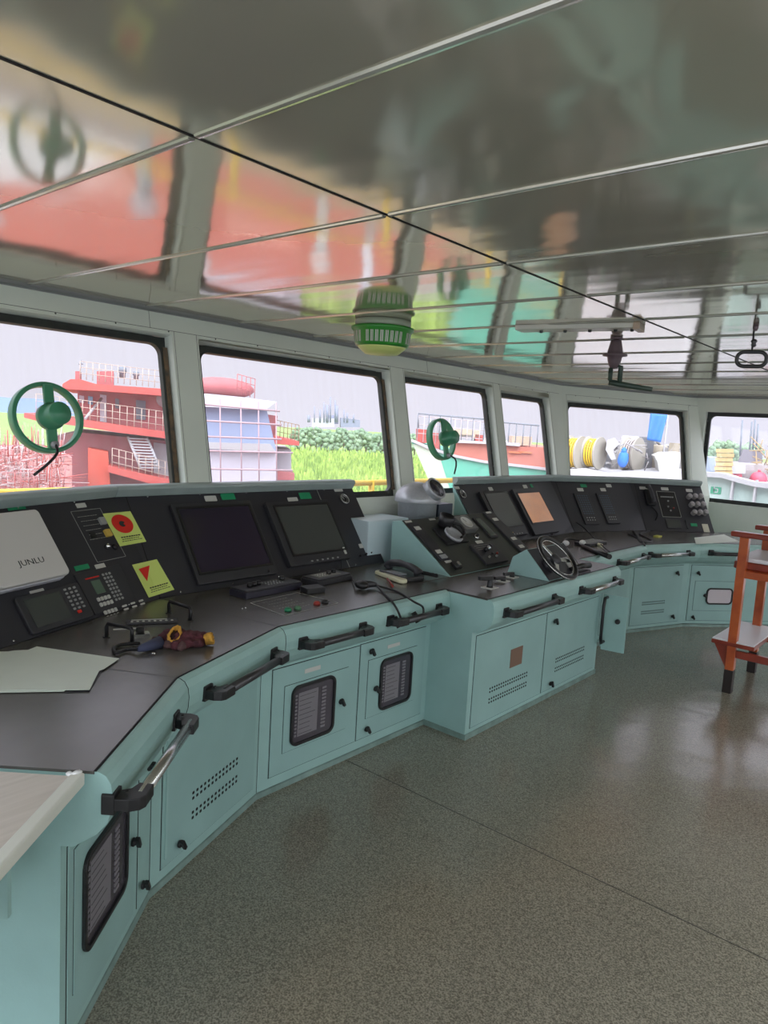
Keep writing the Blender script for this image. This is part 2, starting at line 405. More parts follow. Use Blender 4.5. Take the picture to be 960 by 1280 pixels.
bh = [(.5, 2.3, .95, 2.0), (2.8, 4.6, .95, 2.0), (5.1, 6.9, .95, 2.0), (7.3, 9.0, .95, 2.0)]
vwall('wall_back', FRB, 9.25, bh)
FRP = Fr((X1, -1.0, 0), (-1, 0, 0), (0, 0, 1))
lh = [(.3, 1.7, .95, 2.05), (2.0, 3.2, .12, 2.1), (3.4, 5.0, .8, 2.05)]
vwall('wall_left', FRP, X1+2.6, lh, -T)
ident = lambda z: z
window(FRR, ident, rh[0])
for fr, h in ((FRR, rh[2]), (FRB, bh[0]), (FRB, bh[1]), (FRB, bh[2]), (FRB, bh[3]), (FRP, lh[0]), (FRP, lh[2])): window(fr, ident, h)  # unseen side and rear windows, added to let more daylight into the room
# open side doors (leaf swung outwards) with jamb
DI = 0
for fr, h in ((FRR, rh[1]), (FRP, lh[1])):
    DI += 1
    m = MB()
    m.ring(fr, h[0]-.03, h[1]+.03, h[2]-.03, h[3]+.03, .045, -T-.01, .012, r=.08)
    d = m.build('door_%d' % DI, REVEAL); d['kind'] = 'structure'
    lf = Fr(fr.p(h[1], h[2], -T-.02), -fr.n, (0, 0, 1))
    MB().rbox(lf, .02, h[1]-h[0]-.02, .02, h[3]-h[2]-.02, -.03, .01, .06).build('door_leaf', WALLP, d, .004)
# floor
mb = MB(); mb.wbox(-3.6, X1+.3, -1.3, 8.5, -.04, 0)
struct(mb, 'floor', FLOORM)
m = MB()
m.wbox(-2.29, X1, 2.512+.0, 2.516, 0, .0008)
# floor welded seams
sm = m.build('trim_1', mat('floor_seam', srgb(58, 58, 52), .5)); sm['kind'] = 'structure'
# ceiling panels
mb = MB()
seam_y = [.867+.5885*k for k in range(-4, 14)]
XS = [-3.9, -1.285, 1.33, X1+.2]
for i in range(3):
    for k in range(len(seam_y)-1):
        y0, y1 = max(seam_y[k], -1.2), min(seam_y[k+1], 8.45)
        if y1 <= y0: continue
        mb.wbox(XS[i]+.004, XS[i+1]-.004, y0+.0015, y1-.0015, CEIL, CEIL+.02)
mb.wbox(-3.9, X1+.2, -1.2, 8.45, CEIL+.021, CEIL+.05)
ce = struct(mb, 'ceiling', CEILM)
js = MB()
for k, y in enumerate(seam_y):
    if not -1 < y < 8.25: continue
    for i in range(3): js.prism(Fr((0, y, CEIL), (0, 1, 0), (0, 0, 1)), [(-.009, .001), (-.007, -.0045), (0, -.006), (.007, -.0045), (.009, .001)], XS[i]+.01, XS[i+1]-.01)
js.build('joint_strip', STRIP, ce)
MB().wbox(-1.289, -1.281, -1, 8.25, CEIL-.002, CEIL+.01).wbox(1.326, 1.334, -1, 8.25, CEIL-.002, CEIL+.01).build('seam_gap', DARKG, ce)
# crown moulding at the front walls
m = MB()
cr = [(-.01, CEIL+.001), (.03, CEIL+.001), (.03, CEIL-.012), (.018, CEIL-.02), (-.01, CEIL-.022)]
for i in range(3): m.loft([(d+.004, z) for d, z in cr], (V3((*CW[i], 0)), MW[i]), (V3((*CW[i+1], 0)), MW[i+1]))
m.wbox(-2.6, X1, 8.22, 8.255, CEIL-.02, CEIL)
struct(m, 'trim_2', mat('crown_grey', srgb(120, 122, 122), .4))
# header cover strip with screws on front wall (fine joint line over the windows)
m = MB(); g = .002
for fr, zb, ws, L in ((FRW, zbf, fw, (wpt(2, ZB)-wpt(1, ZB)).length), (FRD, zbd, dw, (wpt(3, ZB)-wpt(2, ZB)).length)):
    b = zb(2.092)
    m.box(fr, .0, L, b, b+g, 0, .0012)
    for w in ws:
        for a in (w[1]+.012, w[0]-.012): m.box(fr, a, a+.0015, zb(1.14), b, 0, .0012)
    k = .12
    while k < L: m.lathe(fr.p(k, b-.004, 0), fr.n, [(.0045, 0), (.003, .003), (0, .0035)], 8); k += .3
m.box(FRW, 2.07-yA, 2.0715-yA, zbf(2.092), zbf(2.2), 0, .0012); m.box(FRW, 4.45-yA, 4.4515-yA, zbf(2.092), zbf(2.2), 0, .0012)
struct(m, 'trim_3', mat('joint_line', srgb(70, 74, 68), .6))

# ================================================================== CONSOLES
DK = .795
Q = [None, V3((-2.03, 1.27, 0)), V3((-2.29, 1.95, 0)), V3((-2.29, 3.157, 0)), V3((-2.29, 4.80, 0)), V3((-2.29, 6.05, 0)), V3((-2.03, 6.73, 0))]
dL3 = V3((.64, -.768, 0)).normalized(); Q[0] = Q[1]+dL3*.66
dR3 = V3((.64, .768, 0)).normalized(); Q.append(Q[6]+dR3*1.0)
def nrm(a, b): d = (b-a).normalized(); return V3((d.y, -d.x, 0))
t7 = .75-.102; Q.append(Q[6]+dR3*t7)
nA, nB, nC, nD, nE = nrm(Q[0], Q[1]), nrm(Q[1], Q[2]), NX, nrm(Q[5], Q[6]), nrm(Q[6], Q[7])
E = {0: (Q[0], nA), 1: (Q[1], miter(nA, nB)), 2: (Q[2], miter(nB, nC)), 3: (Q[3], NX), '3b': (Q[3]+V3((0, .303, 0)), NX), '4a': (V3((-2.29, 4.64, 0)), NX), 4: (Q[4], NX), 5: (Q[5], miter(nC, nD)), 6: (Q[6], miter(nD, nE)), 7: (Q[7], nE), '7p': (Q[8], nE)}
lipc = [(.03, .60), (.086, .635), (.112, .665), (.122, .70), (.124, .735), (.120, .765), (.108, .785), (.092, .794), (.08, .7955)]
BODY = [(0, .03), (0, .60)]+lipc+[(.08, .788), (-.628, .788), (-.950, 1.236), (-.956, 1.236), (-.93, 1.12), (-.93, .03)]
BODYB = [(-.105, .03), (-.105, .788), (-.628, .788), (-.950, 1.236), (-.956, 1.236), (-.93, 1.12), (-.93, .03)]
BODYF = [(0, .03), (0, .60)]+lipc+[(.08, .788), (-.70, .788), (-.70, .03)]
Pn0, Pn1 = (-.615, DK+.003), (-.938, 1.247)
def pframe(i, n, alongdir):
    """sloping instrument panel frame; i = endpoint entry (origin at its foot)"""
    Vp, m = i; o = V3((Vp.x+m.x*Pn0[0], Vp.y+m.y*Pn0[0], Pn0[1]))
    return Fr(o, alongdir, V3((0, 0, Pn1[1]-Pn0[1]))+n*(Pn1[0]-Pn0[0]))
def console(name, label, e0, e1, n, body=BODY, eb0=None, eb1=None, front=True, group=None, pe=None):
    A, B = E[e0], E[e1]; mid = (A[0]+B[0])/2-n*.4
    root = thing(name, label, 'console', (mid.x, mid.y, 0), group=group)
    b = MB().loft(body, A, B)
    if pe: b.loft(BODYB, A, E[pe])
    PB = (E[eb0] if eb0 else A); PE = (E[eb1] if eb1 else B)
    if pe: PE = E[pe]
    if eb1: b.loft(BODYB, B, PE)
    if eb0: b.loft([(-.6, .03), (-.6, .788), (-.628, .788), (-.950, 1.236), (-.956, 1.236), (-.93, 1.12), (-.93, .03)], PB, A)
    o = b.build('body', TEAL, root)
    MB().loft([(-.02, 0), (-.02, .03), (.001, .022), (.004, 0)], A, B).loft([(-.9, 0), (-.9, .03), (-.87, .03), (-.87, 0)], PB, PE).build('plinth', PLINTH, root)
    d = MB().loft([(.079, .7885), (.079, DK+.001), (-.614, DK+.001), (-.614, .7885)], A, B)
    if eb1: d.loft([(-.105, .7885), (-.105, DK+.001), (-.614, DK+.001), (-.614, .7885)], B, PE)
    d.build('desk_top', DESK, root)
    if pe: MB().loft([(-.616, .7885), (-.616, DK+.001), (-.70, DK+.001), (-.70, .7885)], PE, B).build('desk_top', DESK, root)
    MB().loft([Pn0, Pn1, (Pn1[0]-.006, Pn1[1]-.006), (Pn0[0]-.006, Pn0[1]-.006)], PB, PE).build('instrument_panel', BLACKP, root)
    MB().loft([(-.936, 1.238), (-.925, 1.242), (-.903, 1.278), (-.906, 1.291), (-.918, 1.297), (-.962, 1.30), (-.952, 1.238)], PB, PE, smooth=False).build('top_shelf', SHELF, root, .003)
    if e0 in (1, 2, 5, 6):  # vertical joint in the lip
        pass
    return root
cL3 = console('bridge_console', 'teal end cabinet of the left console, nearest the camera beside the white board', 0, 1, nA)
cL2 = console('bridge_console', 'teal angled cabinet with perforated front and the yellow-green stickers above it', 1, 2, nB)
cL1 = console('bridge_console', 'left straight teal console with two hatch windows and two large dark radar screens', 2, 3, NX, eb1='3b')
cR1 = console('bridge_console', 'right straight teal console behind the steering wheel with grey and orange screens', 4, 5, NX, eb0='4a')
cR2 = console('bridge_console', 'far teal cabinet with perforated door and two keypads on its black panel', 5, 6, nD)
cR3 = console('bridge_console', 'far right teal cabinet with pale hatch window behind the wooden chair', 6, 7, nE, body=BODYF, pe='7p')
fL3 = pframe(E[0], nA, Q[1]-Q[0]); fL2 = pframe(E[1], nB, Q[2]-Q[1]); fL1 = pframe(E[2], NX, V3((0, 1, 0)))
fR1 = pframe(E['4a'], NX, V3((0, 1, 0))); fR2 = pframe(E[5], nD, Q[6]-Q[5]); fR3 = pframe(E[6], nE, Q[7]-Q[6])
def ff(A, B): return Fr(A, B-A, (0, 0, 1))
gL3, gL2, gL1, gR1, gR2, gR3 = ff(Q[0], Q[1]), ff(Q[1], Q[2]), ff(Q[2], Q[3]), ff(Q[4], Q[5]), ff(Q[5], Q[6]), ff(Q[6], Q[7])
def dframe(z=DK+.001): return Fr((0, 0, z), (0, 1, 0), (-1, 0, 0))   # a=+y, b=-x (towards windows), n=+z
DF = dframe()

# ---- centre console
cC = thing('steering_console', 'central projecting teal console with sloped instrument panel and steering wheel', 'console', (-2.3, 3.98, 0))
CX = -2.013; Y0, Y1 = 3.157, 4.80
QC = (V3((CX, Y0, 0)), NX), (V3((CX, Y1, 0)), NX)
MB().loft([(0, .03), (0, .60)]+lipc+[(.08, .788), (-.377, .788), (-.377, .03)], *QC).build('body', TEAL, cC)
rz = [(-2.39, .03), (-2.39, .795), (-2.79, 1.080), (-2.86, 1.068), (-2.86, .03)]
YR = 4.51
MB().prism(Fr((0, 0, 0), (1, 0, 0), (0, 0, 1)), rz, -YR, -3.46).build('raised_housing', TEAL, cC, .003)
MB().wbox(-2.385, -1.93, Y0+.001, Y1-.001, .7885, DK+.001).wbox(-2.9, -2.386, YR+.002, Y1, .7885, DK+.001).build('desk_top', DESK, cC)
MB().wbox(-2.88, -2.388, YR+.002, Y1, .03, .788).build('rear_body', TEAL, cC)
MB().wbox(-2.03, -2.005, Y0-.004, Y1+.004, 0, .03).wbox(-2.38, -2.03, Y0-.006, Y0+.02, 0, .03).build('plinth', PLINTH, cC)
fC = Fr((-2.388, 3.46, .797), (0, 1, 0), (-.402, 0, .285)); LC = math.hypot(.402, .285)
MB().box(fC, .006, YR-3.46-.006, .002, LC-.004, 0, .004).build('instrument_panel', mat('dark_green_black_panel', srgb(52, 56, 52), .4, noise=.1), cC)
gC = Fr((CX, Y0, 0), (0, 1, 0), (0, 0, 1))

# ---- door / vent / latch / hatch / rail builders on a front frame
def latch(fr, a, b, parent, c=.008, big=1):
    return MB().lathe(fr.p(a, b, c), fr.n, [(.014*big, 0), (.014*big, .008), (.009*big, .01), (.009*big, .016)], 14).box(fr.sub(a, b, c, .5), -.007*big, .007*big, -.021*big, .021*big, .012, .026).build('latch', BLK, parent, .002)
def door(fr, r, root, c=.0, name='door'):
    a0, a1, b0, b1 = r
    MB().box(fr, a0-.003, a1+.003, b0-.003, b1+.003, c, c+.0012).build('door_gap', DARKG, root)
    return MB().box(fr, a0, a1, b0, b1, c+.0005, c+.004).build(name, TEALD, root, .001)
def hatch(fr, r, w, door_, c=.004, pale=False):
    a0, a1, b0, b1 = r
    if r[1]-r[0] > .02:
        MB().box(fr, a0-.002, a1+.002, b0-.002, b1+.002, c, c+.0008).build('hatch_gap', DARKG, door_)
        MB().box(fr, a0, a1, b0, b1, c+.0002, c+.003).build('hatch_plate', TEALD, door_, .0008)
    a0, a1, b0, b1 = w; c += .003
    MB().ring(fr, a0, a1, b0, b1, .014, c, c+.011, r=.042).build('hatch_gasket', BLK, door_, .002)
    if pale:
        MB().rbox(fr, a0+.01, a1-.01, b0+.01, b1-.01, c, c+.004, .02).build('hatch_pane', mat('pale_hatch', srgb(200, 192, 198), .25), door_); return
    MB().rbox(fr, a0+.01, a1-.01, b0+.01, b1-.01, c-.001, c+.003, .02).build('hatch_pane', HDK, door_)
    st = MB(); h = b1-b0-.08; w_ = a1-a0-.05; bb = b0+.04; aa = a0+.025
    st.box(fr, aa+.02, aa+w_*.62, bb, bb+h, c+.003, c+.0036)
    n = 12
    for k in range(n):
        y = bb+h*(k+.2)/n
        st.box(fr, aa, aa+.011, y, y+h/n*.55, c+.003, c+.006); st.box(fr, aa+w_*.72, aa+w_*.84, y, y+h/n*.6, c+.003, c+.006)
    st.build('breaker_rows', BRK, door_)
    tx = MB()
    for k in range(9):
        y = bb+h*(k+.4)/9.2; tx.box(fr, aa+.026, aa+w_*(.4+.18*random.random()), y, y+.0025, c+.0036, c+.004)
    tx.build('breaker_text', INK, door_)
def vent(fr, a0, a1, b, root, n=12, rows=((0, -.021), (-.077, -.098)), c=.004, ht=.011):
    m = MB(); st = (a1-a0)/n
    for g in rows:
        for dy in g:
            for k in range(n):
                a = a0+st*(k+.5); m.rbox(fr, a-st*.26, a+st*.26, b+dy-ht/2, b+dy+ht/2, c, c+.0007, .003, 3)
    return m.build('vent_holes', DARKG, root)
def rail(fr, a0, a1, root, z=.715, mt=TUBE, d=.118):
    n = 12
    t = MB().tube([fr.p(a0+.02, z, d+.058), fr.p(a1-.02, z, d+.058)], .0165, 14)
    ra = t.build('handrail', mt, root)
    for a, sg in ((a0, 1), (a1, -1)):
        b = MB()
        b.rbox(fr, a-.026, a+.026, z-.027, z+.027, d-.02, d+.012, .006)
        fh_ = Fr(fr.p(a, z, d), fr.a*sg, fr.n)
        b.prism(fh_, [(-.024, 0), (-.024, .046), (-.012, .070), (.004, .079), (.062, .079), (.064, .042), (.034, .032), (.018, 0)], -.0155, .0155)
        b.lathe(fr.p(a+sg*.008, z+.020, d+.03), (fr.n*-.1+V3((0, 0, 1))), [(.006, 0), (.005, .004), (0, .005)], 8)
        b.build('rail_bracket', BLK, ra, .006)
    return ra
def railpx(fr, p0, p1, root, z=.675, mt=TUBE):
    d = .19
    a0 = fr.hit(*p0, d)[0]; a1 = fr.hit(*p1, d)[0]
    return rail(fr, a0, a1, root, z, mt)
TUBES = mat('worn_steel_tube', (.55, .57, .57), .25, metal=.95)
# left end cabinet
L = (Q[1]-Q[0]).length
dd = door(gL3, (.035, .50, .06, .575), cL3)
hatch(gL3, (.14, L-.18, .11, .56), px2(gL3, (104, 1090), (156, 1100)), None) if 0 else None
hatch(gL3, (.065, .445, .15, .55), (.108, .415, .215, .50), dd)
latch(gL3, .468, .325, cL3); latch(gL3, .566, .115, cL3); latch(gL3, .603, .505, cL3)
MB().box(gL3, .535, .538, .05, .60, .0, .0015).build('door_seam', DARKG, cL3)
rail(gL3, .02, .50, cL3, mt=TUBES)
# angled cabinet
L = (Q[2]-Q[1]).length
dd = door(gL2, (.06, L-.035, .07, .60), cL2)
vent(gL2, .23, .56, .268, cL2, n=13)
latch(gL2, .158, .115, cL2)
MB().box(gL2, .075, .088, .10, .57, .004, .007).build('door_edge_strip', TEAL, cL2)
rail(gL2, .13, .60, cL2)
# straight cabinet
r1 = px2(gL1, (343, 839), (443, 927)); 
dd = door(gL1, (.066, .624, .077, .572), cL1)
hatch(gL1, (.137, .546, .17, .482), (.175, .456, .185, .472), dd)
latch(gL1, .501, .32, dd, .008)
lp = MB().box(gL1, .255, .355, .515, .535, .004, .005).build('name_plate', LABW, dd)
dd = door(gL1, (.634, 1.165, .077, .575), cL1)
hatch(gL1, (.695, 1.09, .177, .482), (.785, 1.05, .19, .468), dd)
latch(gL1, .705, .529, dd); latch(gL1, .755, .323, dd); latch(gL1, .704, .121, dd)
MB().box(gL1, .84, .94, .515, .533, .004, .005).build('name_plate', LABW, dd)
rail(gL1, .12, .50, cL1); rail(gL1, .70, 1.10, cL1)
# centre doors
dL = px2(gC, (597, 795), (677, 867)); dR = px2(gC, (683, 768), (742, 835))
dd = door(gC, (.045, .83, .055, .57), cC)
vent(gC, .21, .645, .236, cC, n=18, rows=((0, -.02), (-.062, -.082)))
q = px2(gC, (638, 812), (651, 829)); MB().box(gC, q[0], q[1], q[2], q[3], .004, .006).build('rating_plate', BRASSP, dd)
dd = door(gC, (.842, 1.60, .055, .57), cC)
vent(gC, 1.0, 1.43, .240, cC, n=18, rows=((0, -.02), (-.062, -.082)))
for p in ((692, 776), (686, 854)): latch(gC, *gC.hit(*p), dd)
rail(gC, .12, .66, cC); rail(gC, 1.02, 1.53, cC, mt=TUBES)
# right consoles
dd = door(gR1, (.12, .60, .09, .585), cR1)
hatch(gR1, (.17, .55, .16, .53), (.22, .50, .2, .5), dd)
dd2 = door(gR1, (.66, 1.18, .09, .585), cR1)
rail(gR1, .62, 1.13, cR1, mt=TUBES)
L = (Q[6]-Q[5]).length
dd = door(gR2, (.03, .655, .06, .577), cR2); vent(gR2, .16, .455, .262, dd, n=14, rows=((0, -.02), (-.082, -.102)))
for p in ((845, 716), (839, 770)): latch(gR2, *gR2.hit(*p), dd)
rail(gR2, .06, .54, cR2, mt=TUBES)
dd = door(gR3, (.03, .95, .06, .577), cR3)
q = (.20, .47, .215, .37); hatch(gR3, (q[0]-.12, q[1]+.12, q[2]-.06, q[3]+.06), q, dd, pale=True)
for p in ((872, 716), (880, 744), (865, 771)): latch(gR3, *gR3.hit(*p), dd)
rail(gR3, .12, .75, cR3, mt=TUBE)
# open hatch door standing out beyond the centre console
od = Fr((-1.99, 4.815, .18), (.985, .17, 0), (0, 0, 1))
oo = thing('cabinet_door', 'small teal cabinet door swung open beyond the steering console with black pull handle', 'door', (-1.9, 4.82, 0))
MB().rbox(od, 0, .16, 0, .40, -.012, 0, .004).build('leaf', TEAL, oo, .002)
MB().tube([od.p(.015, .06, 0), od.p(.01, .06, .05), od.p(.01, .10, .07), od.p(.01, .33, .07), od.p(.01, .38, .05), od.p(.015, .38, 0)], .011, 10).build('pull_handle', BLK, oo)
MB().lathe(od.p(.10, .22, 0), od.n, [(.018, 0), (.018, .012), (.01, .02)], 12).build('latch', BLK, oo)
MB().tube([od.p(-.005, .02, -.006), od.p(-.005, .40, -.006)], .007, 8).tube([od.p(-.005, .06, -.006), V3((-2.02, 4.802, .24))], .005, 8).build('hinge', TEAL, oo)

# ---- instrument panel details
def plate(fr, P, Qq, m, root, c0=0.0, c1=.003, r=.004, name='label_plate', bev=0):
    q = px2(fr, P, Qq, c1); return MB().rbox(fr, *q, c0, c1, r, 3).build(name, m, root, bev), q
def display(fr, P, Qq, S0, S1, root, name, scr=SCREEN, th=.022, label=None, knobs=0):
    q = px2(fr, P, Qq, th); s = px2(fr, S0, S1, th)
    s = (max(s[0], q[0]+.008), min(s[1], q[1]-.008), max(s[2], q[2]+.01), min(s[3], q[3]-.008))
    o = MB().rbox(fr, *q, 0, th, .01).build(name, BLK2, root, .003)
    if label: lab(o, label)
    MB().ring(fr, s[0]-.014, s[1]+.014, s[2]-.014, s[3]+.014, .014, th, th+.003, .006).build('bezel', BLK, o)
    MB().box(fr, *s, th-.001, th+.001).build('screen', scr, o)
    if knobs:
        k = MB()
        for i in range(knobs):
            a = s[0]+(s[1]-s[0])*(.25+.6*i/knobs); k.box(fr, a, a+.014, q[2]+.01, q[2]+.018, th, th+.003)
        k.build('button_row', GREYK, o)
    return o, q, s
def knob(fr, a, b, r, h, m, root, c=0, name='knob'):
    return MB().lathe(fr.p(a, b, c), fr.n, [(r, 0), (r, h*.5), (r*.86, h), (0, h)], 16).build(name, m, root)
def keys(fr, a0, a1, b0, b1, nx, ny, m, root, c0, c1, name='keypad_keys', f=.68):
    k = MB(); da = (a1-a0)/nx; db = (b1-b0)/ny
    for i in range(nx):
        for j in range(ny):
            a = a0+da*(i+.5); b = b0+db*(j+.5); k.rbox(fr, a-da*f/2, a+da*f/2, b-db*f/2, b+db*f/2, c0, c1, min(da, db)*.15, 2)
    return k.build(name, m, root)
def tlines(fr, q, n, m, root, c, name='printed_lines', th=.0025, seed=0):
    rd = random.Random(seed); k = MB(); a0, a1, b0, b1 = q
    for i in range(n):
        b = b1-(b1-b0)*(i+.5)/n; w = (a1-a0)*(.55+.4*rd.random()); a = a0+((a1-a0)-w)*.3; e = a+w
        while a < e:
            l = .006+.012*rd.random(); k.box(fr, a, min(a+l, e), b-th/2, b+th/2, c, c+.0004); a += l+.003
    return k.build(name, m, root)
# screws along the top of every panel
for fr, root, Lp in ((fL2, cL2, .95), (fL1, cL1, 1.58), (fR1, cR1, 1.5), (fR2, cR2, 1.0)):
    s = MB(); k = .12
    while k < Lp-.1:
        for b in (.012, .54): s.lathe(fr.p(k, b, 0), fr.n, [(.005, 0), (.004, .003), (0, .0035)], 8)
        k += .31
    s.build('panel_screws', CHROME, root)
# panel joint lines
for fr, root, a in ((fL1, cL1, 1.30), (fL2, cL2, .004), (fL1, cL1, .004), (fR2, cR2, .004), (fR3, cR3, .004)):
    MB().box(fr, a-.0015, a+.0015, 0, .545, -.002, .0012).build('panel_joint', LINEW if a > 1 else DARKG, root)
# straight left: two displays
o, q, s = display(fL1, (213, 630), (348, 716), (223, 637), (338, 704), cL1, 'radar_display', label='large radar display with purple dark screen')
knob(fL1, s[1]-.03, q[2]+.018, .008, .01, BLK, o, .022)
o, q, s = display(fL1, (332, 628), (440, 697), (344, 634), (432, 685), cL1, 'chart_display', SCREENG, label='display with dark grey screen and a row of small buttons', th=.032, knobs=6)
plate(fL1, (428, 684), (434, 692), LABW, o, .032, .035, .002)
plate(fL1, (255, 620), (272, 626), LABW, cL1); plate(fL1, (275, 617), (295, 624), LABG, cL1); plate(fL1, (359, 622), (373, 626), LABW, cL1); plate(fL1, (373, 616), (390, 623), LABG, cL1)
plate(fL1, (417, 610), (429, 614), LABW, cL1); plate(fL1, (448, 680), (459, 684), LABW, cL1)
def gauge(fr, px, py, r, root):
    a, b = fr.hit(px, py)
    g = MB().lathe(fr.p(a, b, 0), fr.n, [(r, 0), (r, .008), (r*.82, .008), (r*.8, .003), (0, .003)], 28).build('round_gauge', BLK, root)
    MB().lathe(fr.p(a, b, .0081), fr.n, [(r*1.0, 0), (r*1.0, .0015), (r*.84, .0015), (r*.84, 0), (r*1.0, 0)], 28).build('gauge_rim', STEEL, g)
    t = MB()
    for k in range(24):
        an = 2*PI*k/24; f2 = fr.sub(a, b, .003, an); t.box(f2, r*.58, r*.74, -.001, .001, 0, .0006)
    f2 = fr.sub(a, b, .003, 2.2); t.box(f2, 0, r*.5, -.0015, .0015, 0, .001)
    t.build('dial_marks', LABW, g)
gauge(fL1, 430, 624, .036, cL1)
for p in ((450, 695), (457, 693), (463, 691)): a, b = fL1.hit(*p); knob(fL1, a, b, .008, .012, BLK, cL1)
# angled left panel
a0, a1, b0, b1 = .69, .875, .235, .495
pn = MB().ring(fL2, a0, a1, b0, b1, .002, 0, .0015, .003).build('alarm_panel', GREYK, cL2)
for p, m in (((127, 652), GREYK), ((134, 667), YELB)):
    a, b = fL2.hit(*p); MB().rbox(fL2, a-.018, a+.018, b-.018, b+.018, 0, .012, .003).build('push_button', m, pn)
a, b = fL2.hit(133, 684); knob(fL2, a, b, .012, .02, CHROME, pn); a, b = fL2.hit(143, 684); knob(fL2, a, b, .016, .012, BLK, pn)
tlines(fL2, (a0+.02, a0+.15, b0+.10, b1-.02), 6, LINEW, pn, .0008, seed=2, th=.002)
q = px2(fL2, (111, 666), (121, 672)); MB().box(fL2, *q, 0, .004).build('indicator_bank', BLK, pn)
# keypad controller
q = px2(fL2, (92, 716), (150, 762)); qa = (.527, .80, .012, .205)
kc = MB().rbox(fL2, *qa, 0, .008, .006).build('keypad_controller', BLK2, cL2, .002)
q = px2(fL2, (113, 727), (132, 740), .008); MB().box(fL2, *q, .008, .011).build('lcd', mat('lcd_green', srgb(88, 108, 92), .3), kc)
aa = q
q2 = (aa[0]-.02, aa[1]+.012); keys(fL2, q2[0], q2[1], aa[2]-.062, aa[2]-.012, 4, 2, LABW, kc, .008, .013); keys(fL2, q2[0], q2[1], aa[2]-.125, aa[2]-.075, 4, 2, LABW, kc, .008, .013)
keys(fL2, aa[1]+.025, aa[1]+.085, aa[2]-.055, aa[3]+.025, 3, 8, GREYK, kc, .008, .010, f=.6)
keys(fL2, aa[1]+.035, aa[1]+.20, aa[2]-.125, aa[2]-.075, 3, 3, LABW, kc, .006, .010, f=.5)
MB().box(fL2, aa[0]-.02, aa[1]+.01, aa[3]+.012, aa[3]+.018, .008, .009).build('red_lettering', REDM, kc)
# navtex display at lower left
fLd = fL3
q0 = fL2.hit(118, 775)
for fr, root in ((fL2, cL2),):
    q = px2(fr, (20, 748), (110, 778)); 
    n0 = fr.hit(14, 750)[0]; n1 = fr.hit(119, 790)[0]
    q = (.195, .515, .008, .165)
    nv = MB().rbox(fr, *q, 0, .016, .012).build('navtex_receiver', BLK2, root, .003)
    MB().box(fr, q[0]+.03, q[0]+(q[1]-q[0])*.64, q[2]+.02, q[3]-.02, .016, .018).build('screen', SCREENG, nv)
    keys(fr, q[0]+(q[1]-q[0])*.70, q[1]-.02, q[2]+.042, q[3]-.01, 3, 6, GREYK, nv, .016, .019, f=.5)
    MB().rbox(fr, q[0]+(q[1]-q[0])*.76, q[0]+(q[1]-q[0])*.82, q[2]+.028, q[2]+.04, .016, .02, .002).build('red_key', REDM, nv)
for p in (((88, 703), (116, 716), LABG), ((115, 705), (135, 711), LABW), ((5, 631), (35, 638), LABG), ((91, 629), (111, 635), LABW), ((35, 737), (58, 744), LABW)):
    a, b = fL2.hit((p[0][0]+p[1][0])/2, (p[0][1]+p[1][1])/2)
    w = abs(p[1][0]-p[0][0])*.00145; MB().rbox(fL2, a-w, a+w, b-.011, b+.011, 0, .003, .002).build('label_plate', p[2], cL2)
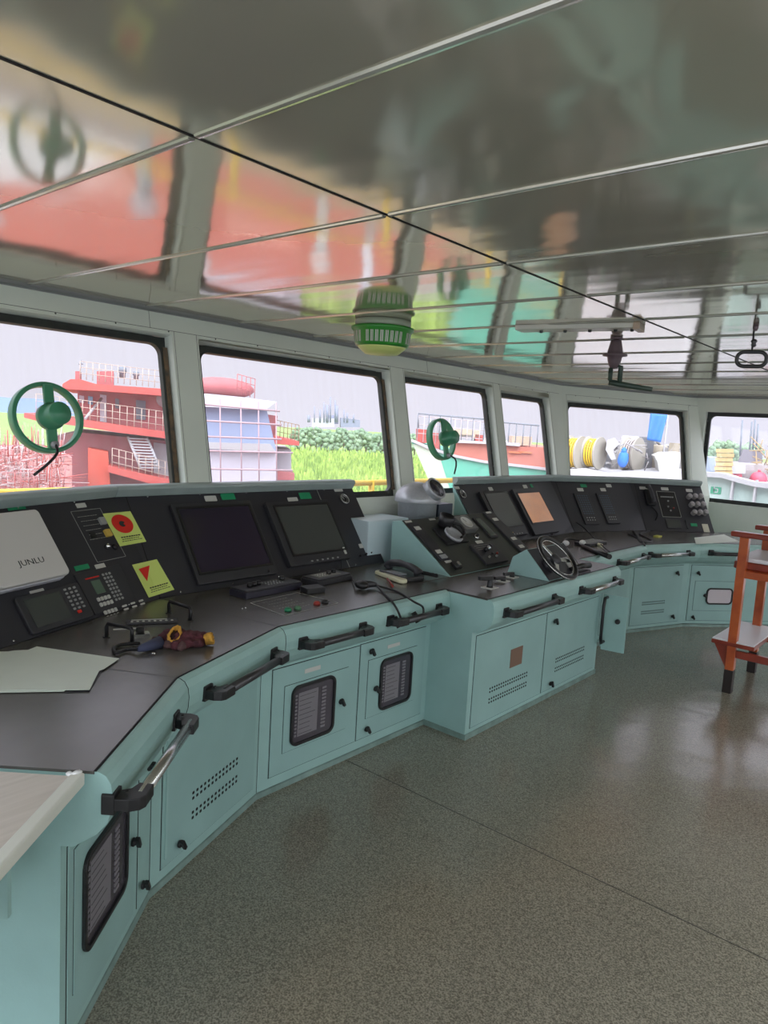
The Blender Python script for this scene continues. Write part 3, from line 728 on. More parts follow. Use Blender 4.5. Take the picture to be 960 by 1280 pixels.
# stickers
def smoothp(pts, n=8):
    pts = [V3(p) for p in pts]; P = [pts[0]]+pts+[pts[-1]]; out = []
    for i in range(1, len(P)-2):
        for k in range(n):
            t = k/n; a, b, c, d = P[i-1:i+3]
            out.append(.5*((2*b)+(c-a)*t+(2*a-5*b+4*c-d)*t*t+(3*b-a-3*c+d)*t**3))
    out.append(pts[-1]); return out
def near_at(px, py, off):
    """nearest of the two neighbouring panels on this ray, so a sticker folds over the joint"""
    A, B = fL2.at(px, py, 0), fL1.at(px, py, 0)
    fr = fL2 if (A-CAM).length < (B-CAM).length else fL1
    return fr.at(px, py, off)
def sticker(TL, TR, BR, BL, root, shape):
    def P(u, v, off):
        x = (TL[0]*(1-u)+TR[0]*u)*(1-v)+(BL[0]*(1-u)+BR[0]*u)*v; y = (TL[1]*(1-u)+TR[1]*u)*(1-v)+(BL[1]*(1-u)+BR[1]*u)*v
        return near_at(x, y, off)
    def patch(name, uv, off, m, par):
        n = len(uv); vs = [P(u, v, off) for u, v in uv]+[P(u, v, off-.0012) for u, v in uv]
        return MB().add(vs, [tuple(range(n)), tuple(range(2*n-1, n-1, -1))]+[(i, (i+1) % n, n+(i+1) % n, n+i) for i in range(n)]).build(name, m, par)
    N = 16; g = MB(); vs = [P(i/N, j/8, .0022) for j in range(9) for i in range(N+1)]; K_ = len(vs); vs += [P(i/N, j/8, .0008) for j in range(9) for i in range(N+1)]
    fs = [(j*(N+1)+i, j*(N+1)+i+1, (j+1)*(N+1)+i+1, (j+1)*(N+1)+i) for j in range(8) for i in range(N)]
    bd_ = [i for i in range(N+1)]+[j*(N+1)+N for j in range(1, 9)]+[8*(N+1)+i for i in range(N-1, -1, -1)]+[j*(N+1) for j in range(7, 0, -1)]
    g.add(vs, fs+[tuple(K_+i for i in f[::-1]) for f in fs]+[(a, b, K_+b, K_+a) for a, b in zip(bd_, bd_[1:]+bd_[:1])])
    s = g.build('warning_sticker', STICK, root)
    if shape == 'disc':
        lab(s, 'yellow-green sticker with a red disc')
        patch('red_disc', [(.5+.36*math.cos(a*PI/16), .36+.29*math.sin(a*PI/16)) for a in range(32)], .0036, REDM, s)
        patch('dark_centre', [(.5+.11*math.cos(a*PI/8), .36+.09*math.sin(a*PI/8)) for a in range(16)], .0085, INK, s)
    else:
        lab(s, 'yellow-green sticker with a red triangle')
        patch('red_triangle', [(.16, .16), (.62, .13), (.24, .55)], .0036, REDM, s)
    rd_ = random.Random(5); k = 0
    for v0 in (.74, .81, .87):
        vs = []; fs = []; u = .14+.1*rd_.random()
        while u < .84:
            w_ = .05+.03*rd_.random(); k = len(vs); vs += [P(u, v0, .003), P(u+w_, v0, .003), P(u+w_, v0+(.035 if v0 < .8 else .02), .003), P(u, v0+(.035 if v0 < .8 else .02), .003)]; fs.append((k, k+1, k+2, k+3)); u += w_+.02
        MB().add(vs, fs).build('printed_lines', INK, s)
sticker((128, 642), (163, 639), (183, 677), (150, 683), cL2, 'disc')
sticker((165, 706), (196, 699), (218, 737), (186, 747), cL2, 'tri')

# ---- centre raised panel
s = MB().rbox(fC, .02, .118, .12, .45, .004, .014, .004).build('switch_plate', BLACKP, cC, .002)
for a, b in ((.066, .40), (.07, .19)): MB().box(fC, a-.026, a+.026, b-.015, b+.015, .014, .016).build('label_plate', LABW, s)
MB().rbox(fC, .04, .10, .13, .16, .014, .020, .003).build('indicator', GREYC, s)
a, b = .125, .065; MB().rbox(fC, a-.035, a+.03, b-.028, b+.028, .004, .022, .004).build('toggle_switch', BLK, cC, .002)
MB().rbox(fC, a-.012, a+.014, b-.02, b+.012, .022, .034, .004).build('toggle_lever', STEEL, cC)
MB().box(fC, .06, .125, .10, .118, .004, .006).build('label_plate', LABW, cC)
hb = MB().rbox(fC, .205, .452, .235, .385, .004, .020, .006).build('talkback_unit', BLK, cC, .003)
MB().lathe(fC.p(.345, .395, .012), fC.n+fC.v*.3, [(.046, 0), (.05, .03), (.055, .075), (.044, .08), (.038, .04), (0, .035)], 28).build('speaker_cup', BLK, hb)
MB().lathe(fC.p(.335, .30, .020), fC.n, [(.066, 0), (.068, .014), (.058, .022), (.05, .010), (0, .010)], 32).build('dial_ring', GREYC, hb)
MB().tube(smoothp([fC.p(.39, .38, .05), fC.p(.43, .34, .06), fC.p(.42, .28, .045), fC.p(.36, .255, .04)]), .009, 8).build('cord', CABLE, hb)
gb = MB().rbox(fC, .47, .625, .31, .44, .004, .05, .005).build('rudder_indicator', mat('indicator_grey', srgb(104, 106, 106), .35), cC, .004)
a, b = .545, .375
MB().lathe(fC.p(a, b, .05), fC.n, [(.05, 0), (.05, .005), (.043, .005), (.043, .001), (0, .001)], 28).build('dial', LABW, gb)
MB().box(fC.sub(a, b, .052, 1.9), 0, .036, -.002, .002, 0, .001).build('needle', INK, gb)
sl = MB().rbox(fC, .73, .825, .24, .445, .004, .016, .006).build('long_display', BLK2, cC, .002)
MB().rbox(fC, .745, .81, .255, .43, .016, .0175, .003).build('display_window', mat('green_black_glass', srgb(46, 62, 54), .15), sl)
a, b = .58, .268; knob(fC, a, b, .018, .014, CHROME, cC, .004); knob(fC, a, b, .010, .035, BLK, cC, .004)
MB().box(fC, a-.045, a+.03, b-.055, b-.03, .004, .006).build('label_plate', LABW, cC)
qj = (.415, .675, .02, .20)
jp = MB().rbox(fC, *qj, .004, .022, .006).build('override_panel', BLK2, cC, .003)
for i, (u, v) in enumerate(((.38, .62), (.52, .66), (.66, .74), (.3, .3), (.75, .4), (.55, .42), (.62, .28))):
    a = qj[0]+(qj[1]-qj[0])*u; b = qj[2]+(qj[3]-qj[2])*v
    knob(fC, a, b, .014 if i < 3 else .008, .026 if i < 3 else .012, (BLK, STEEL, BLK, GREYK, REDB, BLK, GREYK)[i], jp, .022)
tlines(fC, (qj[0]+.02, qj[1]-.02, qj[2]+.12, qj[3]-.01), 3, LINEW, jp, .022, th=.002)
sp = MB().rbox(fC, .915, 1.035, .02, LC-.008, .004, .018, .004).build('switch_plate', BLK2, cC, .002)
for b in (.40, .20, .12): MB().box(fC, .945, 1.005, b-.014, b+.014, .018, .0195).build('label_plate', LABW, sp)
for a in (.05, .30, .66, .97): MB().box(fC, a-.032, a+.032, LC-.028, LC-.012, .0185 if a > .9 else .004, .0205 if a > .9 else .006).build('label_plate', LABW, cC)
# ---- rotary levers on the centre desk
def rotary(px, py, s, lever, label):
    P = back(px, py, z=DK); r = thing('rotary_switch', label, 'switch', (P.x, P.y, DK+.001), group=None)
    f = Fr((P.x, P.y, DK+.0015), (0, 1, 0), (-1, 0, 0))
    MB().rbox(f, -.042*s, .042*s, -.034*s, .034*s, 0, .004, .003).build('base_plate', LABW, r)
    MB().lathe(f.p(0, 0, .004), f.n, [(.02*s, 0), (.016*s, .01), (.014*s, lever), (.014*s, lever+.012)], 16).build('stem', BLK, r)
    MB().rbox(f.sub(0, 0, 0, 2.7), -.014*s, .075*s, -.014*s, .014*s, lever, lever+.022*s, .006).build('lever', BLK, r, .003)
rotary(612, 735, 1.0, .045, 'tall black crank lever switch on a white plate on the steering console desk')
rotary(629, 727, .85, .012, 'middle low black rotary knob on a white plate on the steering console desk')
rotary(640, 722, .85, .014, 'black rotary knob on a white plate nearest the steering pod')
# ---- steering pod + wheel
pod = thing('steering_pod', 'wedge-shaped teal pod on the desk carrying the steering wheel', 'steering stand', (-2.1, 4.15, DK+.001))
fx = Fr((0, 0, 0), (1, 0, 0), (0, 0, 1))
pp = [(-1.955, DK+.0015), (-2.125, .965), (-2.215, .905), (-2.245, DK+.0015)]
py0, py1 = 3.87, 4.36
MB().prism(fx, pp, -py1, -py0).build('housing', TEAL, pod, .002)
fP = Fr((-1.957, py0, DK+.003), (0, 1, 0), (-.17, 0, .168)); 
MB().box(fP, .006, py1-py0-.006, .002, .232, 0, .003).build('face_plate', BLACKP, pod)
MB().rbox(fP, .33, .46, .02, .13, .003, .008, .004).build('label_plate', mat('pale_card', srgb(160, 160, 158), .5), pod)
wc = fP.hit(697, 697, .09); wf = fP.sub(wc[0], wc[1], 0)
R = .15
circ = lambda f, r, c, n=40: [f.p(r*math.cos(2*PI*k/n), r*math.sin(2*PI*k/n), c) for k in range(n)]
wheel = lab(MB().tube(circ(wf, R, .09), .0135, 12, closed=True).build('steering_wheel', BLK, pod), 'black wheel rim')
MB().tube(circ(wf, R*.86, .09), .004, 8, closed=True).tube(circ(wf, R+.012, .093), .003, 8, closed=True).build('rim_trim', STEEL, wheel)
for k in range(3):
    an = PI/2+2*PI*k/3+.3; f2 = wf.sub(0, 0, 0, an)
    MB().hexa([f2.p(a, b, c) for c, in ((.07,), (.078,)) for a, b in ((.02, -.017), (R-.004, -.011), (R-.004, .011), (.02, .017))]).build('spoke', STEEL, wheel, .002)
MB().lathe(wf.p(0, 0, 0.001), wf.n, [(.05, 0), (.045, .03), (.025, .04), (.025, .06), (.038, .065), (.036, .085), (.02, .092), (0, .094)], 24).build('hub', BLK2, wheel)
# side lever right of wheel
P = back(727, 711, z=DK+.03)
lv = thing('control_handle', 'black lever handle on the desk right of the steering wheel', 'lever', (P.x, P.y, DK+.001))
MB().rbox(Fr((P.x, P.y, DK+.001), (0, 1, 0), (-1, 0, 0)), -.11, .07, -.035, .035, 0, .02, .008).build('base', BLK2, lv, .004)
MB().tube([V3((P.x-.02, P.y-.12, DK+.035)), V3((P.x, P.y, DK+.05)), V3((P.x+.01, P.y+.09, DK+.045))], [.014, .018, .02], 12).build('grip', BLK, lv)

# ---- right straight panel
gauge(fR1, 578, 618, .036, cR1)
o, q, s = display(fR1, (599, 614), (661, 667), (606, 617), (654, 655), cR1, 'chart_display', SCREENG, .03, 'display with plain grey screen', 5)
a, b = q[0]+(q[1]-q[0])*.35, q[2]+.025; MB().box(fR1, a-.045, a+.045, b-.009, b+.009, .03, .032).build('label_plate', YELB, o)
o, q, s = display(fR1, (640, 611), (700, 664), (647, 617), (696, 650), cR1, 'radar_display', SCRO, .03, 'display with glowing orange screen')
for P, Qq in (((568, 608), (575, 611)), ((610, 609), (617, 613)), ((653, 606), (660, 610))): plate(fR1, P, Qq, LABW, cR1)
plate(fR1, (662, 605), (667, 609), LABG, cR1)
# right angled panel: keypads
for P, Qq in (((717, 616), (750, 655)), ((745, 616), (776, 654))):
    q = px2(fR2, P, Qq, .012)
    kp = MB().rbox(fR2, *q, 0, .014, .006).build('alarm_keypad', BLK2, cR2, .002)
    keys(fR2, q[0]+.02, q[1]-.02, q[2]+.10, q[3]-.02, 5, 9, mat('keys_dim', srgb(70, 82, 96), .5), kp, .014, .016, f=.6)
    keys(fR2, q[0]+.03, q[1]-.03, q[2]+.03, q[2]+.08, 4, 2, GREYK, kp, .014, .017, f=.45)
for P, Qq, m in (((721, 610), (730, 614), LABW), ((725, 605), (734, 609), LABG), ((750, 610), (758, 614), LABW), ((757, 605), (765, 609), LABW)): plate(fR2, P, Qq, m, cR2)
# right end panel
a, b = fR3.hit(811, 622)
ph = thing('wall_telephone', 'black telephone handset hung on the far right black panel with coiled cord', 'telephone', tuple(fR3.p(a, b-.05, .01)))
MB().rbox(fR3, a-.05, a+.05, b-.10, b+.08, .001, .035, .012).build('cradle', BLK, ph, .004)
MB().tube([fR3.p(a-.02, b+.10, .06), fR3.p(a-.01, b+.06, .075), fR3.p(a, b-.05, .075), fR3.p(a, b-.10, .06)], [.028, .017, .017, .028], 12).build('handset', BLK2, ph)
co = MB(); pts = []
for k in range(90):
    t = k/89; pts.append(fR3.p(a-.01+.045*math.sin(t*3)+.007*math.cos(k*1.2), b-.11-.16*t, .02+.007*math.sin(k*1.2)))
co.tube(pts, .003, 6).build('coiled_cord', CABLE, ph)
q = px2(fR3, (820, 614), (852, 647))
bx = MB().ring(fR3, *q, .003, 0, .002, .003).build('alarm_panel', LINEW, cR3)
MB().box(fR3, q[0]+.004, q[1]-.004, q[2]+.004, q[3]-.004, 0, .0012).build('alarm_face', BLK, bx)
keys(fR3, q[0]+.03, q[1]-.03, q[3]-.075, q[3]-.055, 7, 1, GREYK, bx, .0012, .006)
for u, v in ((.5, .62), (.42, .4), (.7, .35), (.5, .25)): knob(fR3, q[0]+(q[1]-q[0])*u, q[2]+(q[3]-q[2])*v, .009, .01, GREYK if u < .6 else REDB, bx)
q = px2(fR3, (831, 649), (852, 661)); dz = MB().rbox(fR3, *q, 0, .008, .004).build('small_display', BLK2, cR3, .002); MB().box(fR3, q[0]+.01, q[1]-.01, q[2]+.01, q[3]-.01, .008, .0095).build('screen', SCREENG, dz)
q = px2(fR3, (856, 650), (861, 661)); MB().rbox(fR3, *q, 0, .008, .004).build('key_strip', BLK2, cR3)
ks = [(860, 622), (867, 622), (874, 622), (863, 632), (870, 632), (877, 632), (866, 642), (873, 642), (880, 642)]
for p in ks:
    a, b = fR3.hit(*p); MB().lathe(fR3.p(a, b, 0), fR3.n, [(.024, 0), (.024, .008), (.015, .010), (.015, .022), (.027, .026), (.027, .044), (.02, .049), (0, .050)], 16).build('grey_knob', mat('knob_grey', srgb(150, 146, 146), .45) if 'knob_grey' not in bpy.data.materials else bpy.data.materials['knob_grey'], cR3)
for P, Qq, m in (((826, 609), (836, 613), LABW), ((857, 611), (866, 615), LABW), ((799, 608), (812, 612), LABW), ((863, 654), (872, 658), LABG)): plate(fR3, P, Qq, m, cR3)
q = px2(fR3, (877, 655), (887, 668)); MB().box(fR3, q[0], q[1]+.01, .004, q[3], 0, .003).build('paper_card', mat('card_cream', srgb(190, 188, 170), .6), cR3)

# ---- desk items
def dfr(px, py, rot=0, z=DK+.0016):
    P = back(px, py, z=z); return Fr((P.x, P.y, z), (math.sin(rot), math.cos(rot), 0), (-math.cos(rot), math.sin(rot), 0))
def dpos(f): return (f.o.x, f.o.y, f.o.z)
# white box JUNLU resting on the panel: left in frame at x<90
P0 = fL2.hit(89, 717, .06); P1 = fL2.hit(48, 636, .06); P2 = fL2.hit(5, 745, .06)
jb_a1 = P0[0]; jb_b0 = P0[1]; jb_b1 = min(P1[1], .53)
jw = jb_a1-P2[0]
jb = thing('equipment_case', 'pale grey flat case marked JUNLU leaning on the black panel', 'case', tuple(fL2.p(jb_a1-jw/2, jb_b0, .02)))
rotJ = 0
MB().rbox(fL2, jb_a1-jw, jb_a1, jb_b0, jb_b1, .004, .034, .02, 6).build('base_shell', mat('case_lavender', srgb(196, 196, 206), .4), jb, .004)
MB().rbox(fL2, jb_a1-jw, jb_a1, jb_b0+.002, jb_b1, .037, .062, .02, 6).build('lid', mat('case_grey', srgb(206, 204, 200), .4), jb, .005)
aT, bT = fL2.hit(40, 702, .063)
text('lettering', 'JUNLU', fL2, aT, bT, .0622, .034, INK, jb, sx=1.25)
# black drawer-type pull handles on the angled desk
def pull(p0, p1, h, label):
    A = back(*p0, z=DK); B = back(*p1, z=DK); c = (A+B)/2
    o = MB().tube([A, A+V3((0, 0, h-.012)), A+(B-A)*.04+V3((0, 0, h)), B+(A-B)*.04+V3((0, 0, h)), B+V3((0, 0, h-.012)), B], .0075, 10).lathe(A+V3((0, 0, .001)), (0, 0, 1), [(.013, 0), (.013, .003), (0, .003)], 12).lathe(B+V3((0, 0, .001)), (0, 0, 1), [(.013, 0), (.013, .003), (0, .003)], 12).build('pull_handle', BLK, root_pull); lab(o, label); return o
root_pull = cL2
pull((133, 797), (165, 803), .055, 'black pull handle, nearer of two'); pull((211, 767), (238, 776), .055, 'black pull handle, farther of two')
# control strip with key switches between handles
f = dfr(190, 778, .5)
kb = thing('switch_strip', 'small slotted strip with tiny keys set in the angled desk', 'switch strip', dpos(f))
MB().rbox(f, -.10, .10, -.03, .03, 0, .008, .004).build('plate', BLK2, kb, .002); keys(f, -.09, .09, -.02, .005, 8, 1, LABW, kb, .008, .010, f=.45); MB().box(f, -.08, .06, .012, .018, .008, .0095).build('printed_strip', LABW, kb)
f = dfr(175, 793, .4)
kw = thing('key_switch', 'black and steel key switch beside the nearer pull handle', 'switch', dpos(f))
MB().rbox(f, -.035, .035, -.022, .022, 0, .006, .004).build('plate', STEEL, kw); MB().lathe(f.p(0, 0, .006), f.n, [(.017, 0), (.015, .022), (0, .024)], 16).build('barrel', BLK, kw)
f = dfr(160, 786, .45); MB().box(f, -.055, .055, -.008, .008, 0, .001).build('label_plate', LABW, cL2)
# outlined button plate
f = DF
pA, pB, pC_, pD = [f.hit(*p) for p in ((313, 754), (356, 770), (423, 754), (372, 741))]
a0 = min(pA[0], pB[0]); 
pl = MB()
for u, v in ((pA, pB), (pB, pC_), (pC_, pD), (pD, pA)):
    U = V3((*u, 0)); W_ = V3((*v, 0)); dr = (W_-U).normalized(); nn = V3((-dr.y, dr.x, 0))*.0022
    q = [U+nn, U-nn, W_-nn, W_+nn]; pl.add([f.p(x.x, x.y, .0014) for x in q], [(0, 1, 2, 3)])
ob = pl.build('outlined_diagram', LINEW, cL1)
for k in range(5):
    t0 = .15+.15*k; U = V3((*pA, 0))*(1-t0)+V3((*pB, 0))*t0; W_ = V3((*pD, 0))*(1-t0)+V3((*pC_, 0))*t0
    A_ = U*.85+W_*.15; B_ = U*.35+W_*.65; tl = MB(); dr = (B_-A_).normalized(); n_ = 9
    for i in range(n_):
        s_ = A_+(B_-A_)*(i/n_); e_ = A_+(B_-A_)*((i+.7)/n_); nn = V3((-dr.y, dr.x, 0))*.0012
        tl.add([f.p(x.x, x.y, .0014) for x in (s_+nn, s_-nn, e_-nn, e_+nn)], [(0, 1, 2, 3)])
    tl.build('diagram_lettering', LINEW, cL1)
for (px, py), m, l in (((360, 764), GRNB, 'green push button'), ((372, 762), mat('dull_green', srgb(70, 110, 80), .4), 'dull green push button'), ((396, 756), REDB, 'red push button'), ((406, 754), BLK, 'black push button')):
    a, b = f.hit(px, py); lab(MB().lathe(f.p(a, b, .001), f.n, [(.017, 0), (.017, .008), (.012, .016), (0, .017)], 16).build('push_button', m, cL1), l)
# trackball/keyboard boxes
def kbox(p0, p1, depth, h, name, label, m, rot=0.0):
    A = back(*p0, z=DK); B = back(*p1, z=DK); fr_ = Fr(A+V3((0, 0, .0016)), B-A, V3((-1, 0, 0)) if rot == 0 else V3((-math.cos(rot), math.sin(rot), 0)))
    L_ = (B-A).length; r = thing(name, label, 'control unit', tuple(fr_.p(L_/2, depth/2, 0)))
    MB().prism(Fr(fr_.o, fr_.a, fr_.v), rr(0, L_, 0, depth, .008), 0, h*.75).build('case', m, r, .003)
    MB().rbox(fr_, .004, L_-.004, .004, depth-.004, h*.75, h, .008).build('top_cover', BLK2, r, .003)
    return fr_, L_, r
fr_, L_, r = kbox((308, 750), (378, 736), .13, .04, 'radar_keyboard', 'long black control box with knobs under the larger radar screen', mat('dark_violet_case', srgb(44, 42, 56), .4))
for u, v in ((.2, .5), (.29, .55), (.38, .6), (.82, .65)): knob(fr_, L_*u, .13*v, .014, .02, BLK, r, .04)
keys(fr_, L_*.45, L_*.75, .03, .10, 6, 3, GREYK, r, .04, .0425, f=.4)
fr_, L_, r = kbox((398, 734), (440, 725), .13, .038, 'trackball_unit', 'shorter control box with pale key area right of the long one', BLK2)
MB().rbox(fr_, L_*.15, L_*.8, .03, .105, .038, .04, .01).build('key_area', mat('keyarea', srgb(120, 120, 112), .4), r)
for u, v in ((.55, .5), (.72, .55)): knob(fr_, L_*u, .13*v, .014, .016, BLK, r, .04)
keys(fr_, L_*.2, L_*.48, .04, .095, 4, 3, LABW, r, .04, .042, f=.4)
f = dfr(392, 740, .2); MB().rbox(f, -.06, .05, -.04, .04, 0, .03, .01).build('cable_box', BLK, r, .004)
# microphone with cable looped to the rail
f = dfr(452, 737, .3)
mi = thing('hand_microphone', 'black hand microphone lying on the desk with its cord over the rail', 'microphone', dpos(f))
MB().ball(f.p(0, 0, .025), .034, 16, (1.2, 1, .7)).build('head', BLK, mi); MB().tube([f.p(.0, 0, .026), f.p(.06, .01, .024), f.p(.09, 0, .02)], [.024, .018, .012], 12).build('body', BLK2, mi)
rp = gL1.hit(500, 764, .15)
MB().tube(smoothp([f.p(.09, 0, .02), back(480, 742, z=.80), back(490, 752, z=.80), gL1.p(gL1.hit(497, 760, .14)[0], .76, .145), gL1.p(gL1.hit(500, 770, .14)[0], .70, .16)]), .0055, 8).tube(smoothp([f.p(.03, .03, .03), back(478, 734, z=.81), back(500, 741, z=.80), back(517, 752, z=.80), gL1.p(gL1.hit(526, 765, .14)[0], .755, .15), gL1.p(gL1.hit(524, 772, .14)[0], .71, .165)]), .0055, 8).build('cord', CABLE, mi)
for px in (499, 522):
    a = gL1.hit(px, 768, .16)[0]; MB().tube([gL1.p(a-.01, .735, .14), gL1.p(a, .69, .17)], [.013, .017], 10).build('plug', BLK, mi)
MB().tube(smoothp([f.p(-.02, .03, .02), back(437, 719, z=.80), back(428, 714, z=.80), fL1.at(425, 690, .003), fL1.at(418, 650, .003)]), .003, 6).build('panel_lead', CABLE, mi)
# cream handset
f = dfr(488, 720, .0); A = back(472, 714, z=.81); B = back(506, 727, z=.81)
ch = thing('handheld_radio', 'cream coloured slim handset lying on the desk beside the black telephone', 'handset', ((A+B)/2-V3((0, 0, .013)))[:])
fh = Fr((A+B)/2-V3((0, 0, .013)), B-A, V3((0, 0, 1)).cross(B-A)); l = (B-A).length/2
MB().rbox(fh, -l, l, -.03, .03, 0, .022, .028, 6).build('shell', CREAM, ch, .008, seg=3); MB().rbox(fh, -l*.4, l*.2, -.018, .018, .022, .0235, .005).build('key_field', mat('cream_dark', srgb(180, 178, 150), .4), ch)
A = back(484, 725, z=.80); B = back(491, 735, z=.80); pnn = MB().tube([A+V3((0, 0, .008)), B+V3((0, 0, .008))], .006, 8).build('pen', REDB); tag(pnn, 'small red and white pen beside the cream handset', 'pen')
# black telephone
A = back(482, 712, z=.82); B = back(520, 722, z=.82)
tp = thing('desk_telephone', 'black telephone with handset and coiled cord at the foot of the steering console', 'telephone', (*((A+B)/2)[:2], DK+.0015))
ft = Fr(V3((*((A+B)/2)[:2], DK+.0015)), B-A, V3((0, 0, 1)).cross(B-A)); l = (B-A).length/2
MB().rbox(ft, -l, l*1.05, -.07, .08, 0, .03, .03).build('base', BLK, tp, .008)
MB().tube(smoothp([ft.p(-l, .02, .04), ft.p(-l*.8, .02, .065), ft.p(0, .02, .078), ft.p(l*.8, .02, .062), ft.p(l, .02, .042)], 4), [.028]*3+[.022]*5+[.017]*2+[.022]*4+[.028]*3, 12).build('handset', BLK2, tp)
MB().rbox(ft, -l*.5, l*.5, -.055, -.01, .03, .034, .004).build('key_field', GREYC, tp)
pts = []
A = back(522, 717, z=.81); B = back(545, 722, z=.81)
for k in range(140):
    t = k/139; c = A+(B-A)*t+V3((.05*math.sin(t*PI), 0, .012)); pts.append(c+V3((.009*math.cos(k*1.3), .0, .009*math.sin(k*1.3))))
MB().tube(pts, .0035, 6).build('coiled_cord', CABLE, tp)
# papers
def sheet(pxs, z, label, m=PAPER, curl=0):
    P = [back(*p, z=z) for p in pxs]; mb = MB(); n = len(P); mb.add([p for p in P]+[p-V3((0, 0, .0012)) for p in P], [tuple(range(n)), tuple(range(2*n-1, n-1, -1))]+[(i, (i+1) % n, n+(i+1) % n, n+i) for i in range(n)])
    o = mb.build('paper_sheet', m); return tag(o, label, 'paper')
sheet([(-40, 815), (20, 814), (28, 815), (46, 808), (149, 823), (130, 836), (124, 838), (112, 862), (-40, 863)], DK+.008, 'top large white paper sheet on the left desk').name = 'paper_sheet'
sheet([(-40, 822), (18, 813), (40, 812), (120, 828), (80, 864), (-40, 866)], DK+.0055, 'white sheet just showing under the top paper on the left desk')
sheet([(-40, 826), (0, 820), (100, 822), (147, 826), (128, 838), (112, 864), (84, 866)], DK+.003, 'dark folder lying under the white papers', BLK2)
# gloves
gc = back(222, 801, z=DK)
gl = thing('work_glove', 'maroon and brown work gloves with yellow cuffs crumpled on the angled desk', 'gloves', (gc.x, gc.y, DK+.0016))
def blob(name, spec, m, root):
    mb = MB()
    for px, py, h, r, sz in spec:
        P = back(px, py, z=DK+h); mb.ball(P, r, 14, sz, .05)
    o = mb.build(name, m, root)
    rm = o.modifiers.new('remesh', 'REMESH'); rm.mode = 'VOXEL'; rm.voxel_size = .006; rm.use_smooth_shade = True
    sm_ = o.modifiers.new('smooth', 'SMOOTH'); sm_.iterations = 3
    t = bpy.data.textures.new(name+'_wrinkle', 'CLOUDS'); t.noise_scale = .018
    d = o.modifiers.new('disp', 'DISPLACE'); d.texture = t; d.strength = .02; d.texture_coords = 'LOCAL'
    return o
blob('palm', [(212, 797, .028, .036, (1, 1.1, .8)), (226, 797, .03, .036, (1, 1.2, .8)), (240, 797, .028, .034, (1, 1.2, .8)), (252, 798, .026, .032, (.9, 1, .8)), (233, 803, .02, .03, (1, 1.2, .7)), (220, 806, .018, .024, (1, 1, .8)), (247, 804, .02, .022, (1, 1, .8))], GLOVE, gl)
blob('fingers', [(204, 801, .02, .02, (1, 1, .9)), (211, 806, .017, .019, (1, 1, .9)), (227, 808, .016, .018, (1, 1, .9)), (196, 800, .016, .018, (1, 1.3, .8))], mat('brown_knit', srgb(86, 62, 62), .95, bump=.5, bscale=150), gl)
rd0 = random.Random(11)
def cuff(px, py, h, r, ax, name='cuff'):
    P = back(px, py, z=DK+h); m1 = MB().lathe(P, ax, [(r*.86, -.004), (r, .006), (r*1.05, .018), (r*1.0, .024), (r*.84, .022), (r*.74, .006)], 22, sx=1, sy=.6)
    for v in m1.v: v += V3((rd0.uniform(-1, 1), rd0.uniform(-1, 1), rd0.uniform(-1, 1)))*.0032
    m1.build(name, GLOVY, gl); MB().lathe(P+V3(ax).normalized()*.007, ax, [(r*.78, 0), (0, .001)], 16, sx=1, sy=.6).build('glove_opening', mat('glove_dark', srgb(48, 26, 28), .9) if 'glove_dark' not in bpy.data.materials else bpy.data.materials['glove_dark'], gl)
cuff(217, 795, .042, .034, (.75, -.25, .6)); cuff(258, 799, .03, .034, (.7, .8, .25))
# blue-grey handle thing lying by gloves
A = back(172, 812, z=DK+.018); B = back(200, 803, z=DK+.022)
tl = thing('spray_handle', 'dark blue tapered handle with black coiled lead lying left of the gloves', 'tool', (*((A+B)/2)[:2], DK+.0016))
MB().tube([A, A+(B-A)*.3, B], [.008, .016, .024], 14).build('handle', NAVY, tl)
MB().tube(smoothp([A, back(160, 812, z=.805), back(146, 816, z=.805), back(142, 811, z=.805), back(150, 806, z=.805), back(175, 804, z=.805)]), .0065, 8).build('lead', CABLE, tl)
P = back(192, 816, z=DK+.002); MB().ball(P, .008, 8, (1, 1.3, .4)).build('bolt_head', CHROME, cL2)
for px in (301, 307, 309): pass
for p in ((303, 761), (307, 760)): P = back(*p, z=DK+.002); MB().lathe(P, (0, 0, 1), [(.005, 0), (.004, .003), (0, .0035)], 8).build('desk_screw', CHROME, cL1)
# desk joint line from (215,843) inward
for e, root in ((1, cL2), (2, cL1)):
    Vp, m = E[e]; A = Vp+m*.078; B = Vp+m*-.6; d = (B-A).normalized(); nn = V3((-d.y, d.x, 0))*.0012
    A.z = B.z = DK+.0014
    MB().add([A+nn, A-nn, B-nn, B+nn], [(0, 1, 2, 3)]).build('desk_joint', DARKG, root)
    # lip joint
    pts = [(Vp+m*(d_+.0005))+V3((0, 0, z)) for d_, z in [(.0, .03), (0, .6)]+lipc]
    MB().tube(pts, .0013, 4).build('lip_joint', DARKG, root)
# dark edge line of desk laminate
for e0, e1, root in ((0, 1, cL3), (1, 2, cL2), (2, 3, cL1), (4, 5, cR1), (5, 6, cR2), (6, 7, cR3)):
    MB().loft([(.084, .7945), (.084, DK+.0025), (.078, DK+.0025), (.078, .7945)], E[e0], E[e1]).build('desk_edging', DARKG, root)
MB().wbox(-1.933, -1.928, Y0, Y1, .7945, DK+.0025).wbox(-2.2, -1.93, Y0, Y0+.005, .7945, DK+.0025).build('desk_edging', DARKG, cC)

